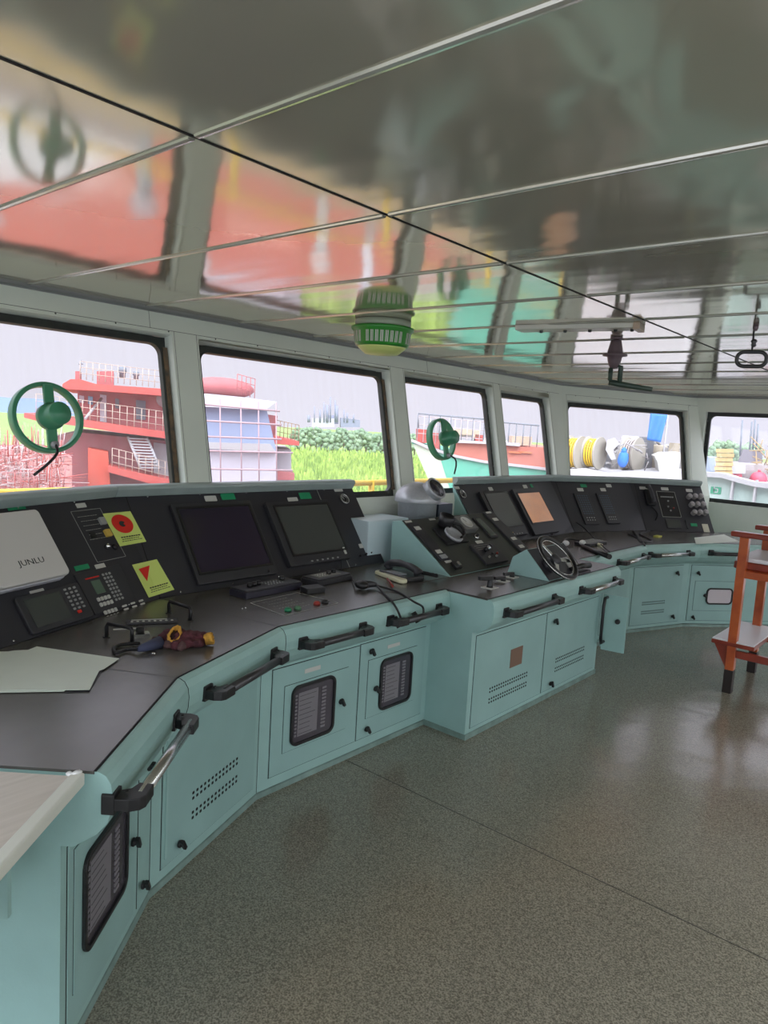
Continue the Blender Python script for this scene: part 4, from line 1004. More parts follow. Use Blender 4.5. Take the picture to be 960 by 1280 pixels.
# white laminated board at the left end
A = back(99, 969, z=.8); u = dL3.copy(); w = -nA
bd = thing('chart_board', 'pale wood-grain board with white edge strip at the near left end of the console', 'board', tuple(A+u*.4+w*.3-V3((0, 0, .025))))
fb = Fr(A, u, (0, 0, 1)); fb2 = Fr(A, w, u)
g1 = Fr((A.x, A.y, .80), u, w)   # n = u x w
sg = 1 if g1.n.z > 0 else -1
m_ = mat('pale_wood_laminate', srgb(205, 196, 184), .35); nt = m_.node_tree
tc = nt.nodes.new('ShaderNodeTexCoord'); mp = nt.nodes.new('ShaderNodeMapping'); mp.inputs['Scale'].default_value = (9, 9, 1); mp.inputs['Rotation'].default_value = (0, 0, .8)
wv = nt.nodes.new('ShaderNodeTexNoise'); wv.inputs['Scale'].default_value = 2; mp.inputs['Scale'].default_value = (30, 2, 1); rp_ = nt.nodes.new('ShaderNodeValToRGB'); rp_.color_ramp.elements[0].color = (*srgb(186, 178, 166), 1); rp_.color_ramp.elements[1].color = (*srgb(216, 208, 198), 1)
nt.links.new(tc.outputs['Object'], mp.inputs[0]); nt.links.new(mp.outputs[0], wv.inputs[0]); nt.links.new(wv.outputs[0], rp_.inputs[0]); nt.links.new(rp_.outputs[0], nt.nodes['Principled BSDF'].inputs['Base Color'])
MB().box(g1, .006, .9, .02, .66, -.022*sg, .0*sg).build('board_panel', m_, bd)
MB().box(g1, -.006, .9, -.012, .02, -.026*sg, .005*sg).build('edge_strip', mat('white_edge', srgb(216, 218, 208), .4), bd, .005)
MB().ball(g1.p(-.002, .006, .004*sg), .008, 10, (1, 1.6, .8), .1).ball(g1.p(.002, .022, .003*sg), .008, 10, (1.3, 1, .7), .1).build('edge_putty', WHITEP, bd)
for u_ in (.12, .6):
    c_ = g1.p(u_, .10, 0); f_ = Fr(V3((c_.x, c_.y, .772)), w, (0, 0, -1)); MB().prism(f_, [(0, 0), (.40, 0), (.40, .03), (.03, .25), (0, .25)], -.008, .008).build('bracket', TEAL, bd)

# ---- compass / repeater behind the centre console
P = back(521, 625, x=-3.02)
P = V3((-3.0, back(521, 640, x=-3.0).y, 1.10))
cp = thing('gyro_compass', 'grey domed compass repeater with angled dark eyepiece behind the steering console', 'compass', (P.x, P.y, 0))
cz = back(520, 622, x=-3.0)
z0 = back(520, 645, x=-3.0).z
rr_ = .155
MB().lathe((P.x, P.y, 0), (0, 0, 1), [(.16, 0), (.16, .02), (.09, .04), (.09, z0-.12), (.12, z0-.10)], 28).build('pedestal', TEAL, cp)
MB().lathe((P.x, P.y, z0-.10), (0, 0, 1), [(.12, 0), (.13, .01), (.135, .19), (.158, .20), (.16, .205)]+[(.16*math.cos(t*PI/2/8), .205+.13*math.sin(t*PI/2/8)) for t in range(1, 9)], 32).build('dome', GREYC, cp)
ex = V3((.70, .05, .55)).normalized(); eo = V3((P.x+.05, P.y+.01, z0+.135))
e_ = MB().lathe(eo, ex, [(.075, 0), (.078, .10), (.082, .12), (.070, .122), (.066, .10), (0, .098)], 28).build('eyepiece', GREYC, cp)
MB().lathe(eo+ex*.1185, ex, [(.067, 0), (.067, .003), (0, .003)], 28).build('eyepiece_lens', mat('dark_lens', srgb(48, 46, 52), .15), cp)
bx_ = MB().wbox(P.x-.19, P.x+.06, P.y-.56, P.y-.16, z0-.42, z0+.005).build('side_box', mat('light_blue_grey', srgb(200, 218, 224), .4), cp, .006)
MB().rbox(Fr((P.x+.02, P.y+.17, z0+.02), (0, 1, 0), (0, 0, 1)), 0, .17, -.06, .06, -.05, .04, .004).build('junction_box', mat('slate_box', srgb(58, 66, 78), .4), cp, .003)
# clear view screens (two wheels)
def cvs(px, py, r, label):
    a, b = FRW.hit(px, py, -.03); o = thing('clear_view_screen', label, 'clear view screen', tuple(FRW.p(a, b, -.07)), group=None)
    f = FRW.sub(a, b, -.03)
    MB().lathe(f.p(0, 0, -.035), f.n, [(r*.9, 0), (r, 0), (r, .045), (r*.985, .05), (r*.88, .05), (r*.87, .045), (r*.87, .005), (r*.9, 0)], 56).build('rim', GREENM, o, .002)
    MB().hexa([f.p(x, y, c) for c in (.012, .035) for x, y in ((-.022, -r*.9), (.022, -r*.9), (.022, r*.9), (-.022, r*.9))]).build('cross_bar', GREENM, o, .004)
    MB().lathe(f.p(0, 0, .012), f.n, [(.062, 0), (.062, .035), (.052, .04), (.052, .11), (.048, .118), (0, .12)], 30).build('motor_housing', GREENM, o)
    MB().lathe(f.p(0, -r*.8, .035), f.n, [(.018, 0), (.016, .02), (0, .022)], 12).build('cable_gland', GREYC, o)
    MB().lathe(f.p(0, 0, -.032), f.n, [(r*.9, 0), (r*.9, .003), (0, .003)], 48).build('disc_glass', GLASS, o)
    cp_ = smoothp([f.p(0, -r*.8, .05), f.p(-.005+.0, -r*1.05, .07), f.p(-.05, -r*1.35, .07), f.p(-.11 if px < 200 else .04, -r*1.65, .05)])
    if px > 200: cp_ = smoothp([f.p(0, -r*.8, .05), f.p(.06, -r*1.0, .06), f.p(.08, -r*1.3, .05), f.p(.07, -r*1.7, .03)])
    MB().tube(cp_, .0065, 8).build('cable', CABLE, o)
cvs(60, 522, .165, 'green circular clear view screen on the leftmost window')
cvs(553, 549, .165, 'green circular clear view screen on the third window, above the compass')
# ---- ceiling fixtures
P = back(479, 395, z=CEIL-.06); P = V3((P.x, P.y, 0))
P = back(479, 401, z=CEIL)
sc_ = 1.0
cl = thing('ceiling_lamp', 'green-rimmed round ceiling lamp with slotted windows over the second window', 'ceiling lamp', (P.x, P.y, CEIL))
wpx = 36/895*math.hypot(P.x, P.y)*1.02
def lz(py): return back(479, py, r=math.hypot(P.x, P.y)).z
r0 = wpx*.93
zt, zr, zr2, zb_, zb2 = CEIL-.002, lz(410), lz(414), lz(434), lz(443)
MB().lathe((P.x, P.y, 0), (0, 0, -1), [(r0, -zt), (r0, -zr)], 40).build('base', mat('lamp_base', srgb(150, 160, 140), .4), cl)
rg = MB().lathe((P.x, P.y, 0), (0, 0, -1), [(r0, -zr-.001), (r0*1.12, -zr), (r0*1.12, -zr+.012), (r0*1.03, -zr2+.008), (r0*.98, -zb_-.012), (r0*.93, -zb_), (r0*.80, -zb_+.004), (r0*.78, -zr2)], 40).build('ring', LIMEG, cl)
sl_ = MB()
for k in range(36):
    if k % 9 in (0,): continue
    an = 2*PI*k/36; d = V3((math.cos(an), math.sin(an), 0)); t = V3((-d.y, d.x, 0))
    zz0 = zr2-.012; zz1 = zb_+.014
    for s_ in (-1, 0, 1):
        c0 = V3((P.x, P.y, 0))+t*s_*.006
        sl_.add([c0+d*r0*1.035+t*.0018+V3((0, 0, zz0)), c0+d*r0*1.035-t*.0018+V3((0, 0, zz0)), c0+d*r0*.99-t*.0018+V3((0, 0, zz1)), c0+d*r0*.99+t*.0018+V3((0, 0, zz1))], [(0, 1, 2, 3)])
sl_.build('slots', LABW, cl)
MB().lathe((P.x, P.y, 0), (0, 0, -1), [(r0*.9, -zb_-.006), (r0*.84, -zb_+.008), (r0*.6, -zb2), (0, -zb2-.004+.006)], 36).build('diffuser', mat('yellow_diffuser', srgb(200, 214, 130), .4), cl)
# fluorescent strip / plate
A = back(648, 411, z=CEIL-.012); B = back(803, 408, z=CEIL-.012)
fl = Fr(((A+B)/2), B-A, V3((0, 0, 1)).cross(B-A)); l = (B-A).length/2
lf = thing('strip_light', 'long flat white strip light on the far ceiling', 'strip light', tuple((A+B)/2+V3((0, 0, .012))))
MB().rbox(fl, -l, l, -.055, .055, -.012, .0115, .01).build('body', mat('strip_body', srgb(190, 190, 180), .35), lf, .003)
MB().rbox(fl, l*.9, l, -.06, .06, -.02, .0115, .004).build('end_cap', mat('tan_cap', srgb(170, 150, 130), .4), lf, .002)
s = MB()
for u in (-.6, -.2, .2, .6, .85): s.lathe(fl.p(l*u, 0, -.012), -fl.n, [(.01, 0), (.008, .01), (0, .012)], 8)
s.build('screws', INK, lf)
# pull-down wiper/searchlight crank
P = back(769, 422, z=CEIL)
rg_ = 4.05; d = wray(769, 440); hd = V3((d.x, d.y, 0)).normalized(); P = CAM+hd*rg_; P.z = 0
def zz(py): return back(769, py, r=rg_).z
sr = thing('searchlight_control', 'dark mauve cone-shaped overhead control with crank arm hanging from the ceiling', 'searchlight control', (P.x, P.y, CEIL))
rp2 = lambda w: w/895*rg_/2*1.0
MB().lathe((P.x, P.y, 0), (0, 0, -1), [(rp2(14), -CEIL+.002), (rp2(14), -CEIL+.012), (rp2(5), -CEIL+.015), (rp2(5), -zz(424)), (rp2(12), -zz(426)), (rp2(17), -zz(438)), (rp2(18), -zz(442)), (rp2(28), -zz(443)), (rp2(28), -zz(445)), (rp2(17), -zz(446)), (rp2(15), -zz(452)), (rp2(9), -zz(460)), (0, -zz(461))], 28).build('body', PURP, sr)
rt = wray(900, 440); side = V3((-hd.y, hd.x, 0)); side = side if side.dot(V3((rt.x, rt.y, 0))) > 0 else -side
u = rg_/895
c0 = V3((P.x, P.y, 0))
pt = lambda px, py: c0+side*((px-769)*u)+V3((0, 0, zz(py)+.0))
MB().tube([pt(766, 460), pt(766, 476)], .012, 10).tube([pt(772, 458), pt(777, 458), pt(777, 478)], .013, 10).build('link_arm', DKGRN, sr)
MB().tube([pt(765, 478), pt(778, 480), pt(795, 482.5), pt(814, 485)], [.016, .016, .014, .012], 10).build('crank_handle', DKGRN, sr)
# hanging pull ring on cord
P = back(940, 388, z=CEIL); rg2 = math.hypot(P.x, P.y); rg2 = 3.6; d = wray(941, 440); hd = V3((d.x, d.y, 0)).normalized(); P = CAM+hd*rg2
side = V3((hd.y, -hd.x, 0)); rt = V3((wray(960, 440).x, wray(960, 440).y, 0)); side = side if side.dot(rt-hd*rt.dot(hd)) > 0 else -side
u = rg2/895; pz = lambda py: back(941, py, r=rg2).z
pt = lambda px, py: V3((P.x, P.y, 0))+side*((px-941)*u)+V3((0, 0, pz(py)))
wr = thing('pull_ring', 'black oval pull ring hanging on a cord from the ceiling at upper right', 'pull ring', (P.x, P.y, CEIL))
top = pt(944, 395); top.z = min(top.z, CEIL)
ztop = CEIL
MB().tube(smoothp([V3((top.x, top.y, CEIL)), pt(944, 398), pt(940, 410), pt(940, 426), pt(940, 440)]), .0045, 8).build('cord', CABLE, wr)
MB().lathe(V3((*pt(941, 425)[:2], pz(424))), (0, 0, -1), [(.008, 0), (.014, .01), (.008, .018), (.012, .026), (.006, .034)], 12).build('toggle', BLK, wr)
MB().lathe(V3((*pt(941, 425)[:2], CEIL)), (0, 0, -1), [(.012, 0), (.012, .02), (.006, .03)], 12).build('ceiling_eye', PURP, wr)
ri = []
for x, y in rr(-15, 14, -9, 9, 7.5, 5): ri.append(pt(941+x, 449+y))
MB().tube(ri, .0085, 10, closed=True).build('ring', BLK, wr)

# ---- chair
chn = thing('pilot_chair', 'tall varnished wooden pilot chair with footrest at right edge', 'chair', (-.95, 5.48, 0))
cx0, cx1, cy0, cy1 = -1.22, -.62, 5.17, 5.80
def leg(x, y, h, top=.0):
    l = MB().wbox(x-.028, x+.028, y-.028, y+.028, 0.16, h).build('leg', WOOD, chn, .004)
    MB().wbox(x-.0285, x+.0285, y-.0285, y+.0285, 0, .16).build('leg_tip', mat('black_leg_paint', srgb(34, 26, 24), .4) if 'black_leg_paint' not in bpy.data.materials else bpy.data.materials['black_leg_paint'], l, .003)
for x, h in ((cx0, 1.07), (cx1, 1.35)):
    for y in (cy0, cy1): leg(x, y, h)
for y in (cy0, cy1): MB().wbox(cx0-.085, cx1+.03, y-.04, y+.04, 1.07, 1.105).build('armrest', WOODR, chn, .008)
MB().wbox(cx0+.0, cx1+.03, cy0-.026, cy1+.026, .80, .85).build('seat_frame', WOOD, chn, .004)
MB().wbox(cx0-.06, cx1, cy0+.032, cy1-.032, .85, .90).build('seat', WOODR, chn, .008)
MB().wbox(cx0-.055, cx1-.01, cy0+.036, cy1-.036, .90, .93).build('seat_cushion', CUSH, chn, .01)
MB().wbox(cx1-.02, cx1+.02, cy0+.03, cy1-.03, 1.0, 1.34).build('backrest', WOODR, chn, .01)
MB().wbox(cx0-.13, cx0+.14, cy0-.03, cy1+.03, .325, .352).build('footrest', WOODR, chn, .004)
MB().wbox(cx0-.126, cx0+.136, cy0-.026, cy1+.026, .3522, .362).build('footrest_cover', CUSH, chn, .002)
for y in (cy0, cy1): MB().prism(fx, [(cx0-.12, .334), (cx0-.03, .334), (cx0-.03, .17)], -y-.012, -y+.012).build('footrest_bracket', WOODR, chn, .002)
for y in (cy0, cy1): MB().wbox(cx0+.028, cx1-.028, y-.014, y+.014, .25, .30).build('stretcher', WOODR, chn, .003)
MB().wbox(cx1-.012, cx1+.012, cy0+.028, cy1-.028, .3, .35).build('stretcher', WOODR, chn, .003)

# ---- clutter on right desk
P = back(745, 680, z=DK)
def item(name, label, cat, fn):
    o = thing(name, label, cat, (0, 0, 0)); fn(o); return o
f = dfr(735, 681, .0)
o = thing('desk_keyboard', 'grey control keyboard lying on the far straight desk behind the wheel', 'keyboard', dpos(f))
MB().rbox(f, -.12, .22, -.07, .07, 0, .025, .01).build('case', BLK2, o, .003); keys(f, -.10, .20, -.05, .05, 10, 4, GREYK, o, .025, .029, f=.6)
f = dfr(718, 683, .3); o = thing('headset', 'black and white headset with looping cable left of the far keyboard', 'headset', dpos(f))
MB().tube([f.p(.09*math.cos(t*.3), .07*math.sin(t*.3), .03+.02*math.sin(t*.3)) for t in range(11)], .008, 8).build('band', BLK, o)
MB().ball(f.p(.09, 0, .028), .028, 12, (1, 1, .8)).build('ear_cup', WHITEP, o); MB().ball(f.p(-.09, .01, .028), .028, 12, (1, 1, .8)).build('ear_cup', WHITEP, o)
MB().tube(smoothp([back(690, 668, z=.81), back(690, 655, z=.85), back(705, 648, z=.88), back(725, 656, z=.87), back(745, 675, z=.82), back(762, 690, z=.81)]), .006, 8).build('cable', CABLE, o)
A = back(728, 683, z=.81); B = back(762, 696, z=.81)
o = MB().tube([A, (A+B)/2, B], [.018, .015, .020], 12).build('black_handset', BLK); tag(o, 'black tubular handset lying towards the desk edge behind the wheel', 'handset')
A = back(735, 678, z=.805); B = back(752, 682, z=.805)
o = MB().tube([A, B], .016, 12).build('cream_torch', CREAM); tag(o, 'cream cylindrical torch on the far desk between the black handset and keyboard', 'torch')
o = MB(); o.tube(smoothp([back(792, 664, z=.80), back(797, 672, z=.80), back(803, 678, z=.80), back(815, 676, z=.80), back(800, 668, z=.80), back(812, 664, z=.80)]), .009, 8).tube(smoothp([back(785, 668, z=.80), back(800, 674, z=.80), back(806, 682, z=.80)]), .007, 8)
tag(o.build('cable_tangle', CABLE), 'tangled black cables on the far angled desk', 'cable')
P = back(822, 671, z=DK+.002); o = MB().rbox(Fr((P.x, P.y, DK+.0016), (0, 1, 0), (-1, 0, 0)), -.05, .05, -.025, .025, 0, .012, .006).build('yellow_tag', mat('dull_yellow', srgb(190, 190, 90), .5)); tag(o, 'small dull yellow tag lying on the far angled desk', 'tag')
sheet([(868, 672), (905, 668), (925, 677), (870, 680)], DK+.003, 'white paper sheet on the far right desk behind the chair')

# ================================================================== OUTSIDE
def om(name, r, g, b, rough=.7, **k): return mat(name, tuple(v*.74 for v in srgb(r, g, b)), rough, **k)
RED = om('ship_red_primer', 176, 96, 98, noise=.12, nscale=.6); RED2 = om('ship_bright_red', 194, 84, 76, noise=.1, nscale=.5); PINKR = om('faded_red', 172, 104, 110, noise=.1, nscale=.7)
OW = om('off_white_paint', 182, 180, 182); GREYB = om('grey_blue_hull', 150, 164, 196, noise=.05, nscale=.3); GREYL = om('pale_grey_plate', 196, 194, 204); YEL = om('safety_yellow', 250, 205, 30, .4)
TAN = om('tan_deck', 126, 108, 80, .8, noise=.08, nscale=.5); ODK = om('red_deck', 156, 66, 50, .8, noise=.1, nscale=.4); HGRN = om('hull_green', 90, 176, 150, noise=.08, nscale=.4); HPALE = om('hull_pale_green', 186, 200, 178, noise=.08, nscale=.4)
BRWN = om('hull_brown_red', 184, 108, 92, noise=.08, nscale=.4); WINB = om('window_blue', 110, 150, 180, .2); SLATE = om('slate', 120, 128, 138)
def VF(px, r):
    d = wray(px, 535); h = V3((d.x, d.y, 0)).normalized(); o = CAM+h*r; return Fr(o, V3((0, 0, 1)).cross(-h), (0, 0, 1))
# n = a x v ; want n toward camera: a = up x n
def G(name, label, cat, fr, c=0):
    return thing(name, label, cat, tuple(fr.p(0, -10, c)))
def pz_(fr, pts, c0, c1, m, root, name, cc=None):
    """prism from outline seen at front depth"""
    q = [fr.hit(*p, c1 if cc is None else cc) for p in pts]
    return MB().prism(fr, q, c0, c1).build(name, m, root)
def railing(fr, P, Qq, c, h, n, m, root, name='railing', r=.05, rows=3, dep=None):
    A = fr.at(*P, c); B = fr.at(*Qq, c); mb = MB()
    for i in range(n+1):
        p = A+(B-A)*i/n; mb.tube([p, p+V3((0, 0, h))], r, 5)
    for k in range(1, rows+1): mb.tube([A+V3((0, 0, h*k/rows)), B+V3((0, 0, h*k/rows))], r*.8, 5)
    return mb.build(name, m, root)
# --- own ship: deck outside, yellow rail, foredeck
o = MB().wbox(-6.9, -3.6, -6, 11, -.25, -.05).build('wheelhouse_deck', TAN); tag(o, 'tan deck plating just outside the front windows', 'deck')
yr = thing('guard_rail', 'yellow guard rail running outside the front windows', 'railing', (-4.5, 3.5, -.05))
for z in (.35, .75, 1.125): MB().tube([V3((-4.5, -4, z)), V3((-4.5, 9.0, z))], .022 if z < 1.1 else .028, 10).build('rail', YEL, yr)
for k in range(8): y = -3.5+k*1.72; MB().tube([V3((-4.5, y, -.05)), V3((-4.5, y, 1.15))], .03, 10).build('post', YEL, yr)
fd = thing('foredeck', 'own ship red-orange foredeck lying below and ahead of the windows', 'deck', (-17, 3, -9))
MB().prism(Fr((0, 0, 0), (1, 0, 0), (0, 1, 0)), [(-7.2, -9), (-22, -9), (-30, 3), (-28, 12), (-20, 20), (-7.2, 20)], -9, -2.5).build('hull', RED2, fd)
MB().prism(Fr((0, 0, 0), (1, 0, 0), (0, 1, 0)), [(-7.3, -8.9), (-21.9, -8.9), (-29.8, 3), (-27.9, 11.9), (-19.9, 19.9), (-7.3, 19.9)], -2.5, -2.45).build('deck_plating', ODK, fd)
for x, y, s in ((-11, 0, 1.2), (-13, 5, 1.6), (-17, 2, 1.4), (-20, 6, 1)): MB().wbox(x-s, x+s, y-s, y+s, -2.45, -2.45+s*.5).wbox(x-s*1.1, x+s*1.1, y-s*1.1, y+s*1.1, -2.45+s*.5, -2.45+s*.6).build('hatch_cover', OW if s > 1.3 else GREYL, fd)
for k, (x, y, h, m) in enumerate(((-9, -1.5, 2.0, OW), (-10, 1.0, 2.2, OW), (-9.5, 2.2, 1.6, RED2), (-12, 4.5, 2.2, OW), (-10.5, 6.2, 1.9, SLATE), (-13, 9, 2.0, OW), (-11, 10.5, 1.8, OW), (-12, 13, 2.0, GREYL))):
    MB().tube([V3((x, y, -2.46)), V3((x, y, -2.45+h))], .12, 10).lathe(V3((x, y, -2.45+h)), (0, 0, 1), [(.22, 0), (.24, .12), (.12, .2), (0, .22)], 14).build('deck_ventilator', m, fd)
# --- ground / yard
gy = MB().wbox(-90, -26, -90, 40, -14.6, -14.3).build('dock_apron', om('dock_concrete', 196, 184, 172, .85, noise=.1, nscale=.1)); tag(gy, 'pale concrete dock apron below the red ship', 'ground')
fieldm = mat('reed_green', srgb(130, 154, 78), .9, c2=srgb(90, 118, 58), nscale=.12)
gr = MB()
N = 90; 
def gp(i, j): 
    x = -90-(i/N)**1.7*1400; y = -250+j/N*1400*(1+i/N*.5)
    return V3((x, y, -13+random.uniform(0, .7)))
gr.add([gp(i, j) for i in range(N+1) for j in range(N+1)], [(i*(N+1)+j, i*(N+1)+j+1, (i+1)*(N+1)+j+1, (i+1)*(N+1)+j) for i in range(N) for j in range(N)])
o = gr.build('reed_field', fieldm); tag(o, 'bright yellow-green reed field stretching beyond the dock', 'reeds', kind='stuff')
# dense reeds as tufts seen through window two and three
tf = MB(); rd = random.Random(3)
dq = wray(430, 560); 
for k in range(9000):
    px = rd.uniform(345, 560); r = 85+rd.random()**1.5*190; d = wray(px, 560); h = V3((d.x, d.y, 0)).normalized(); P = CAM+h*r; P.z = -12.25
    hh = rd.uniform(3.0, 5.6); w = rd.uniform(.25, .6); a = rd.uniform(0, 6)
    t = V3((math.cos(a), math.sin(a), 0))*w; lean_ = V3((rd.uniform(-.8, .8), rd.uniform(-.8, .8), hh))
    tf.add([P-t, P+t, P+V3((-t.y, t.x, 0)), P+lean_+t*.3, P+lean_-t*.3], [(0, 1, 3, 4), (1, 2, 3), (2, 0, 4), (2, 4, 3)])
o = tf.build('reed_clumps', mat('reed_clump', srgb(168, 192, 92), .9, c2=srgb(86, 120, 48), nscale=.3)); tag(o, 'dense mass of tall bright green reeds seen through the second window', 'reeds', kind='stuff')
# tree belt: individual round crowns at the horizon behind the reeds
tm = mat('hazed_tree_green', srgb(128, 148, 116), .9, c2=srgb(98, 122, 98), nscale=.12)  # distance haze is put into the crown colours
tm2 = mat('tree_trunk', srgb(96, 84, 70), .9)
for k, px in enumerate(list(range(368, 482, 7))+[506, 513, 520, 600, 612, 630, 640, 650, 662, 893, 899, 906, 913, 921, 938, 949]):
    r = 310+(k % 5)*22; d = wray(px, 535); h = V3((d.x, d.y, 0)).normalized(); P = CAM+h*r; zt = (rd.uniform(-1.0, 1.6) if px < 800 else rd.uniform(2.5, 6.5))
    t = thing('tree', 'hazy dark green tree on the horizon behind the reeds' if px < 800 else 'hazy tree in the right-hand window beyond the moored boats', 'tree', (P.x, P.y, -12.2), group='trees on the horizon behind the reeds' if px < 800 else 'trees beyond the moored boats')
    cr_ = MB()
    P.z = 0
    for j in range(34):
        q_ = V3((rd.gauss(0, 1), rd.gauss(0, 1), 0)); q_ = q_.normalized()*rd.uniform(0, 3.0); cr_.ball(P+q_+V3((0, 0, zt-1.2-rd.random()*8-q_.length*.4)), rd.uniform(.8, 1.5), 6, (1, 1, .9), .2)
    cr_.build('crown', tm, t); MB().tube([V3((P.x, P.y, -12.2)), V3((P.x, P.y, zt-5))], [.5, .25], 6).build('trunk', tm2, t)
# hills far left
hl = MB(); P0 = VF(-10, 1750); pts = []
ph_ = [(-80, 500), (-60, 494), (-20, 494), (10, 497), (40, 498), (80, 502), (110, 506), (110, 530), (-80, 520)]
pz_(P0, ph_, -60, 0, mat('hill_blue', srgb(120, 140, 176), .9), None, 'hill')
tag(bpy.data.objects['hill'], 'low blue hill on the horizon at the far left', 'hill')
# refinery
RF = VF(405, 500); rf = G('refinery', 'distant hazy refinery with thin chimneys on the horizon', 'factory', RF)
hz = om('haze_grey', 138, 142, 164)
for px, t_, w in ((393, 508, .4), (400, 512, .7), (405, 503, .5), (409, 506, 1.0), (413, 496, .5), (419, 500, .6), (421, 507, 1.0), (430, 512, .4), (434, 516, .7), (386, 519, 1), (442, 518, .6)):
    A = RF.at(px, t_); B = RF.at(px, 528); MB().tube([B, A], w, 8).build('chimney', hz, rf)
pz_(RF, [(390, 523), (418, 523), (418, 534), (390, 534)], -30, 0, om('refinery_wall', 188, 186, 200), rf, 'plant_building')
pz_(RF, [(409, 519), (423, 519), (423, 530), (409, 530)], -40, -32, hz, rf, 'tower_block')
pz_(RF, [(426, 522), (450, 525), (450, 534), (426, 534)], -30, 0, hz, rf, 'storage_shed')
# --- red ship superstructure
RLM = om('rail_dull', 196, 176, 160)
S1 = VF(150, 38); s1 = G('red_ship', 'large red-primed ship superstructure with decks and stairs through the left window', 'ship', S1)
Z = -13
def hb_(pts): return pts
pz_(S1, [(60, 600), (60, 548), (95, 540), (215, 552), (215, 620), (215, 900), (60, 900)], -9, -1, PINKR, s1, 'lower_house')
pz_(S1, [(30, 516), (45, 519), (100, 524), (215, 541), (215, 549), (150, 541), (100, 533), (45, 526), (30, 522)], -8, .8, RED2, s1, 'boat_deck')
pz_(S1, [(97, 480), (206, 490), (210, 543), (97, 528)], -8, -1.6, RED, s1, 'bridge_house')
pz_(S1, [(78, 480), (88, 474), (100, 474), (120, 480), (205, 486), (208, 495), (130, 489), (78, 486)], -8, .4, RED2, s1, 'bridge_roof')
pz_(S1, [(121, 464), (142, 464), (142, 482), (121, 482)], -4, -1, RED, s1, 'funnel_box')
pz_(S1, [(94, 464), (100, 464), (100, 474), (94, 474)], -3, -1.5, RED, s1, 'vent_box')
pz_(S1, [(215, 600), (150, 586), (135, 582), (135, 590), (215, 612)], -3, 1.2, RED2, s1, 'main_deck')
pz_(S1, [(110, 560), (135, 565), (140, 640), (110, 640)], -1, .6, om('orange_red', 200, 84, 66, noise=.15, nscale=.8), s1, 'orange_bulkhead')
for px, py, w, hgt in ((153, 458, 5, 14), (170, 464, 4, 10)):
    A = S1.at(px, py+hgt, -2); B = S1.at(px, py, -2); rr2 = w/895*38
    MB().lathe(A, (0, 0, 1), [(rr2*.7, 0), (rr2*.7, (B-A).length*.4), (rr2, (B-A).length*.5), (rr2*.9, (B-A).length*.9), (rr2*.4, (B-A).length), (0, (B-A).length)], 14).build('radome', SLATE, s1)
railing(S1, (100, 474), (208, 486), .3, .85, 14, RLM, s1, r=.018); railing(S1, (45, 519), (212, 541), .7, 1.0, 18, RLM, s1, r=.018); railing(S1, (140, 586), (214, 604), 1.1, 1.0, 9, RLM, s1, r=.018)
for x0, y0, x1, y1, m in ((110, 495, 116, 505, WINB), (99, 494, 105, 503, GREYL), (125, 493, 133, 528, GREYL), (144, 498, 149, 510, SLATE), (170, 500, 182, 524, SLATE)): pz_(S1, [(x0, y0), (x1, y0+1), (x1, y1+1), (x0, y1)], -1.65, -1.5, m, s1, 'cabin_window')
pz_(S1, [(192, 553), (213, 556), (213, 598), (192, 592)], -1.1, -.9, OW, s1, 'cabin_door')
# stair
A = S1.at(160, 546, .2); B = S1.at(176, 586, .9); w_ = S1.a*.9
st = MB()
for q_ in (V3((0, 0, 0)), w_): st.tube([A+q_, B+q_], .07, 6)
for k in range(11): p = A+(B-A)*(k+.5)/11; st.hexa([p+V3((0, 0, z))+w_*u+S1.n*v for z in (-.03, .03) for u, v in ((0, -.12), (1, -.12), (1, .12), (0, .12))])
st.build('stairs', OW, s1)
A = S1.at(106, 524, .6); B = S1.at(127, 498, -1.2); MB().tube([A, B], .07, 6).build('davit', OW, s1)
# life boat
A = S1.at(205, 500, -2.2); MB().ball(A, 1.0, 16, (1.3, .7, .55)).build('life_boat', OW, s1)
# mast
A = S1.at(100, 466, -2); B = S1.at(101, 450, -2); MB().tube([A, B], .03, 6).tube([S1.at(98, 455, -2), S1.at(104, 455, -2)], .025, 5).build('mast', SLATE, s1)
# scaffold clutter, left lower window
SF = VF(30, 30); sf = G('scaffolding', 'tangle of pink and white scaffolding and rubble seen at the lower left window', 'scaffolding', SF)
cl1, cl2, cl3 = om('clutter_pink', 190, 130, 130), om('clutter_white', 206, 190, 188), om('clutter_red', 182, 86, 80)
for m, nm in ((cl1, 'pink_tubes'), (cl2, 'white_tubes'), (cl3, 'red_tubes')):
    mb = MB()
    for k in range(230):
        px, py = rd.uniform(-60, 82), rd.uniform(556, 625); c = rd.uniform(-4, 1)
        A = SF.at(px, py, c); t_ = rd.random(); B = A+(V3((rd.uniform(-.3, .3), rd.uniform(-1.1, 1.1), rd.uniform(-.25, .25))) if t_ < .6 else V3((0, rd.uniform(-.1, .1), rd.uniform(.3, 1.0))))
        mb.tube([A, B], rd.uniform(.01, .028), 4)
    mb.build(nm, m, sf)
pz_(SF, [(-60, 562), (40, 560), (90, 572), (90, 900), (-60, 900)], -7, -4.5, om('rubble', 206, 150, 144, noise=.3, nscale=2.2), sf, 'staging_block')
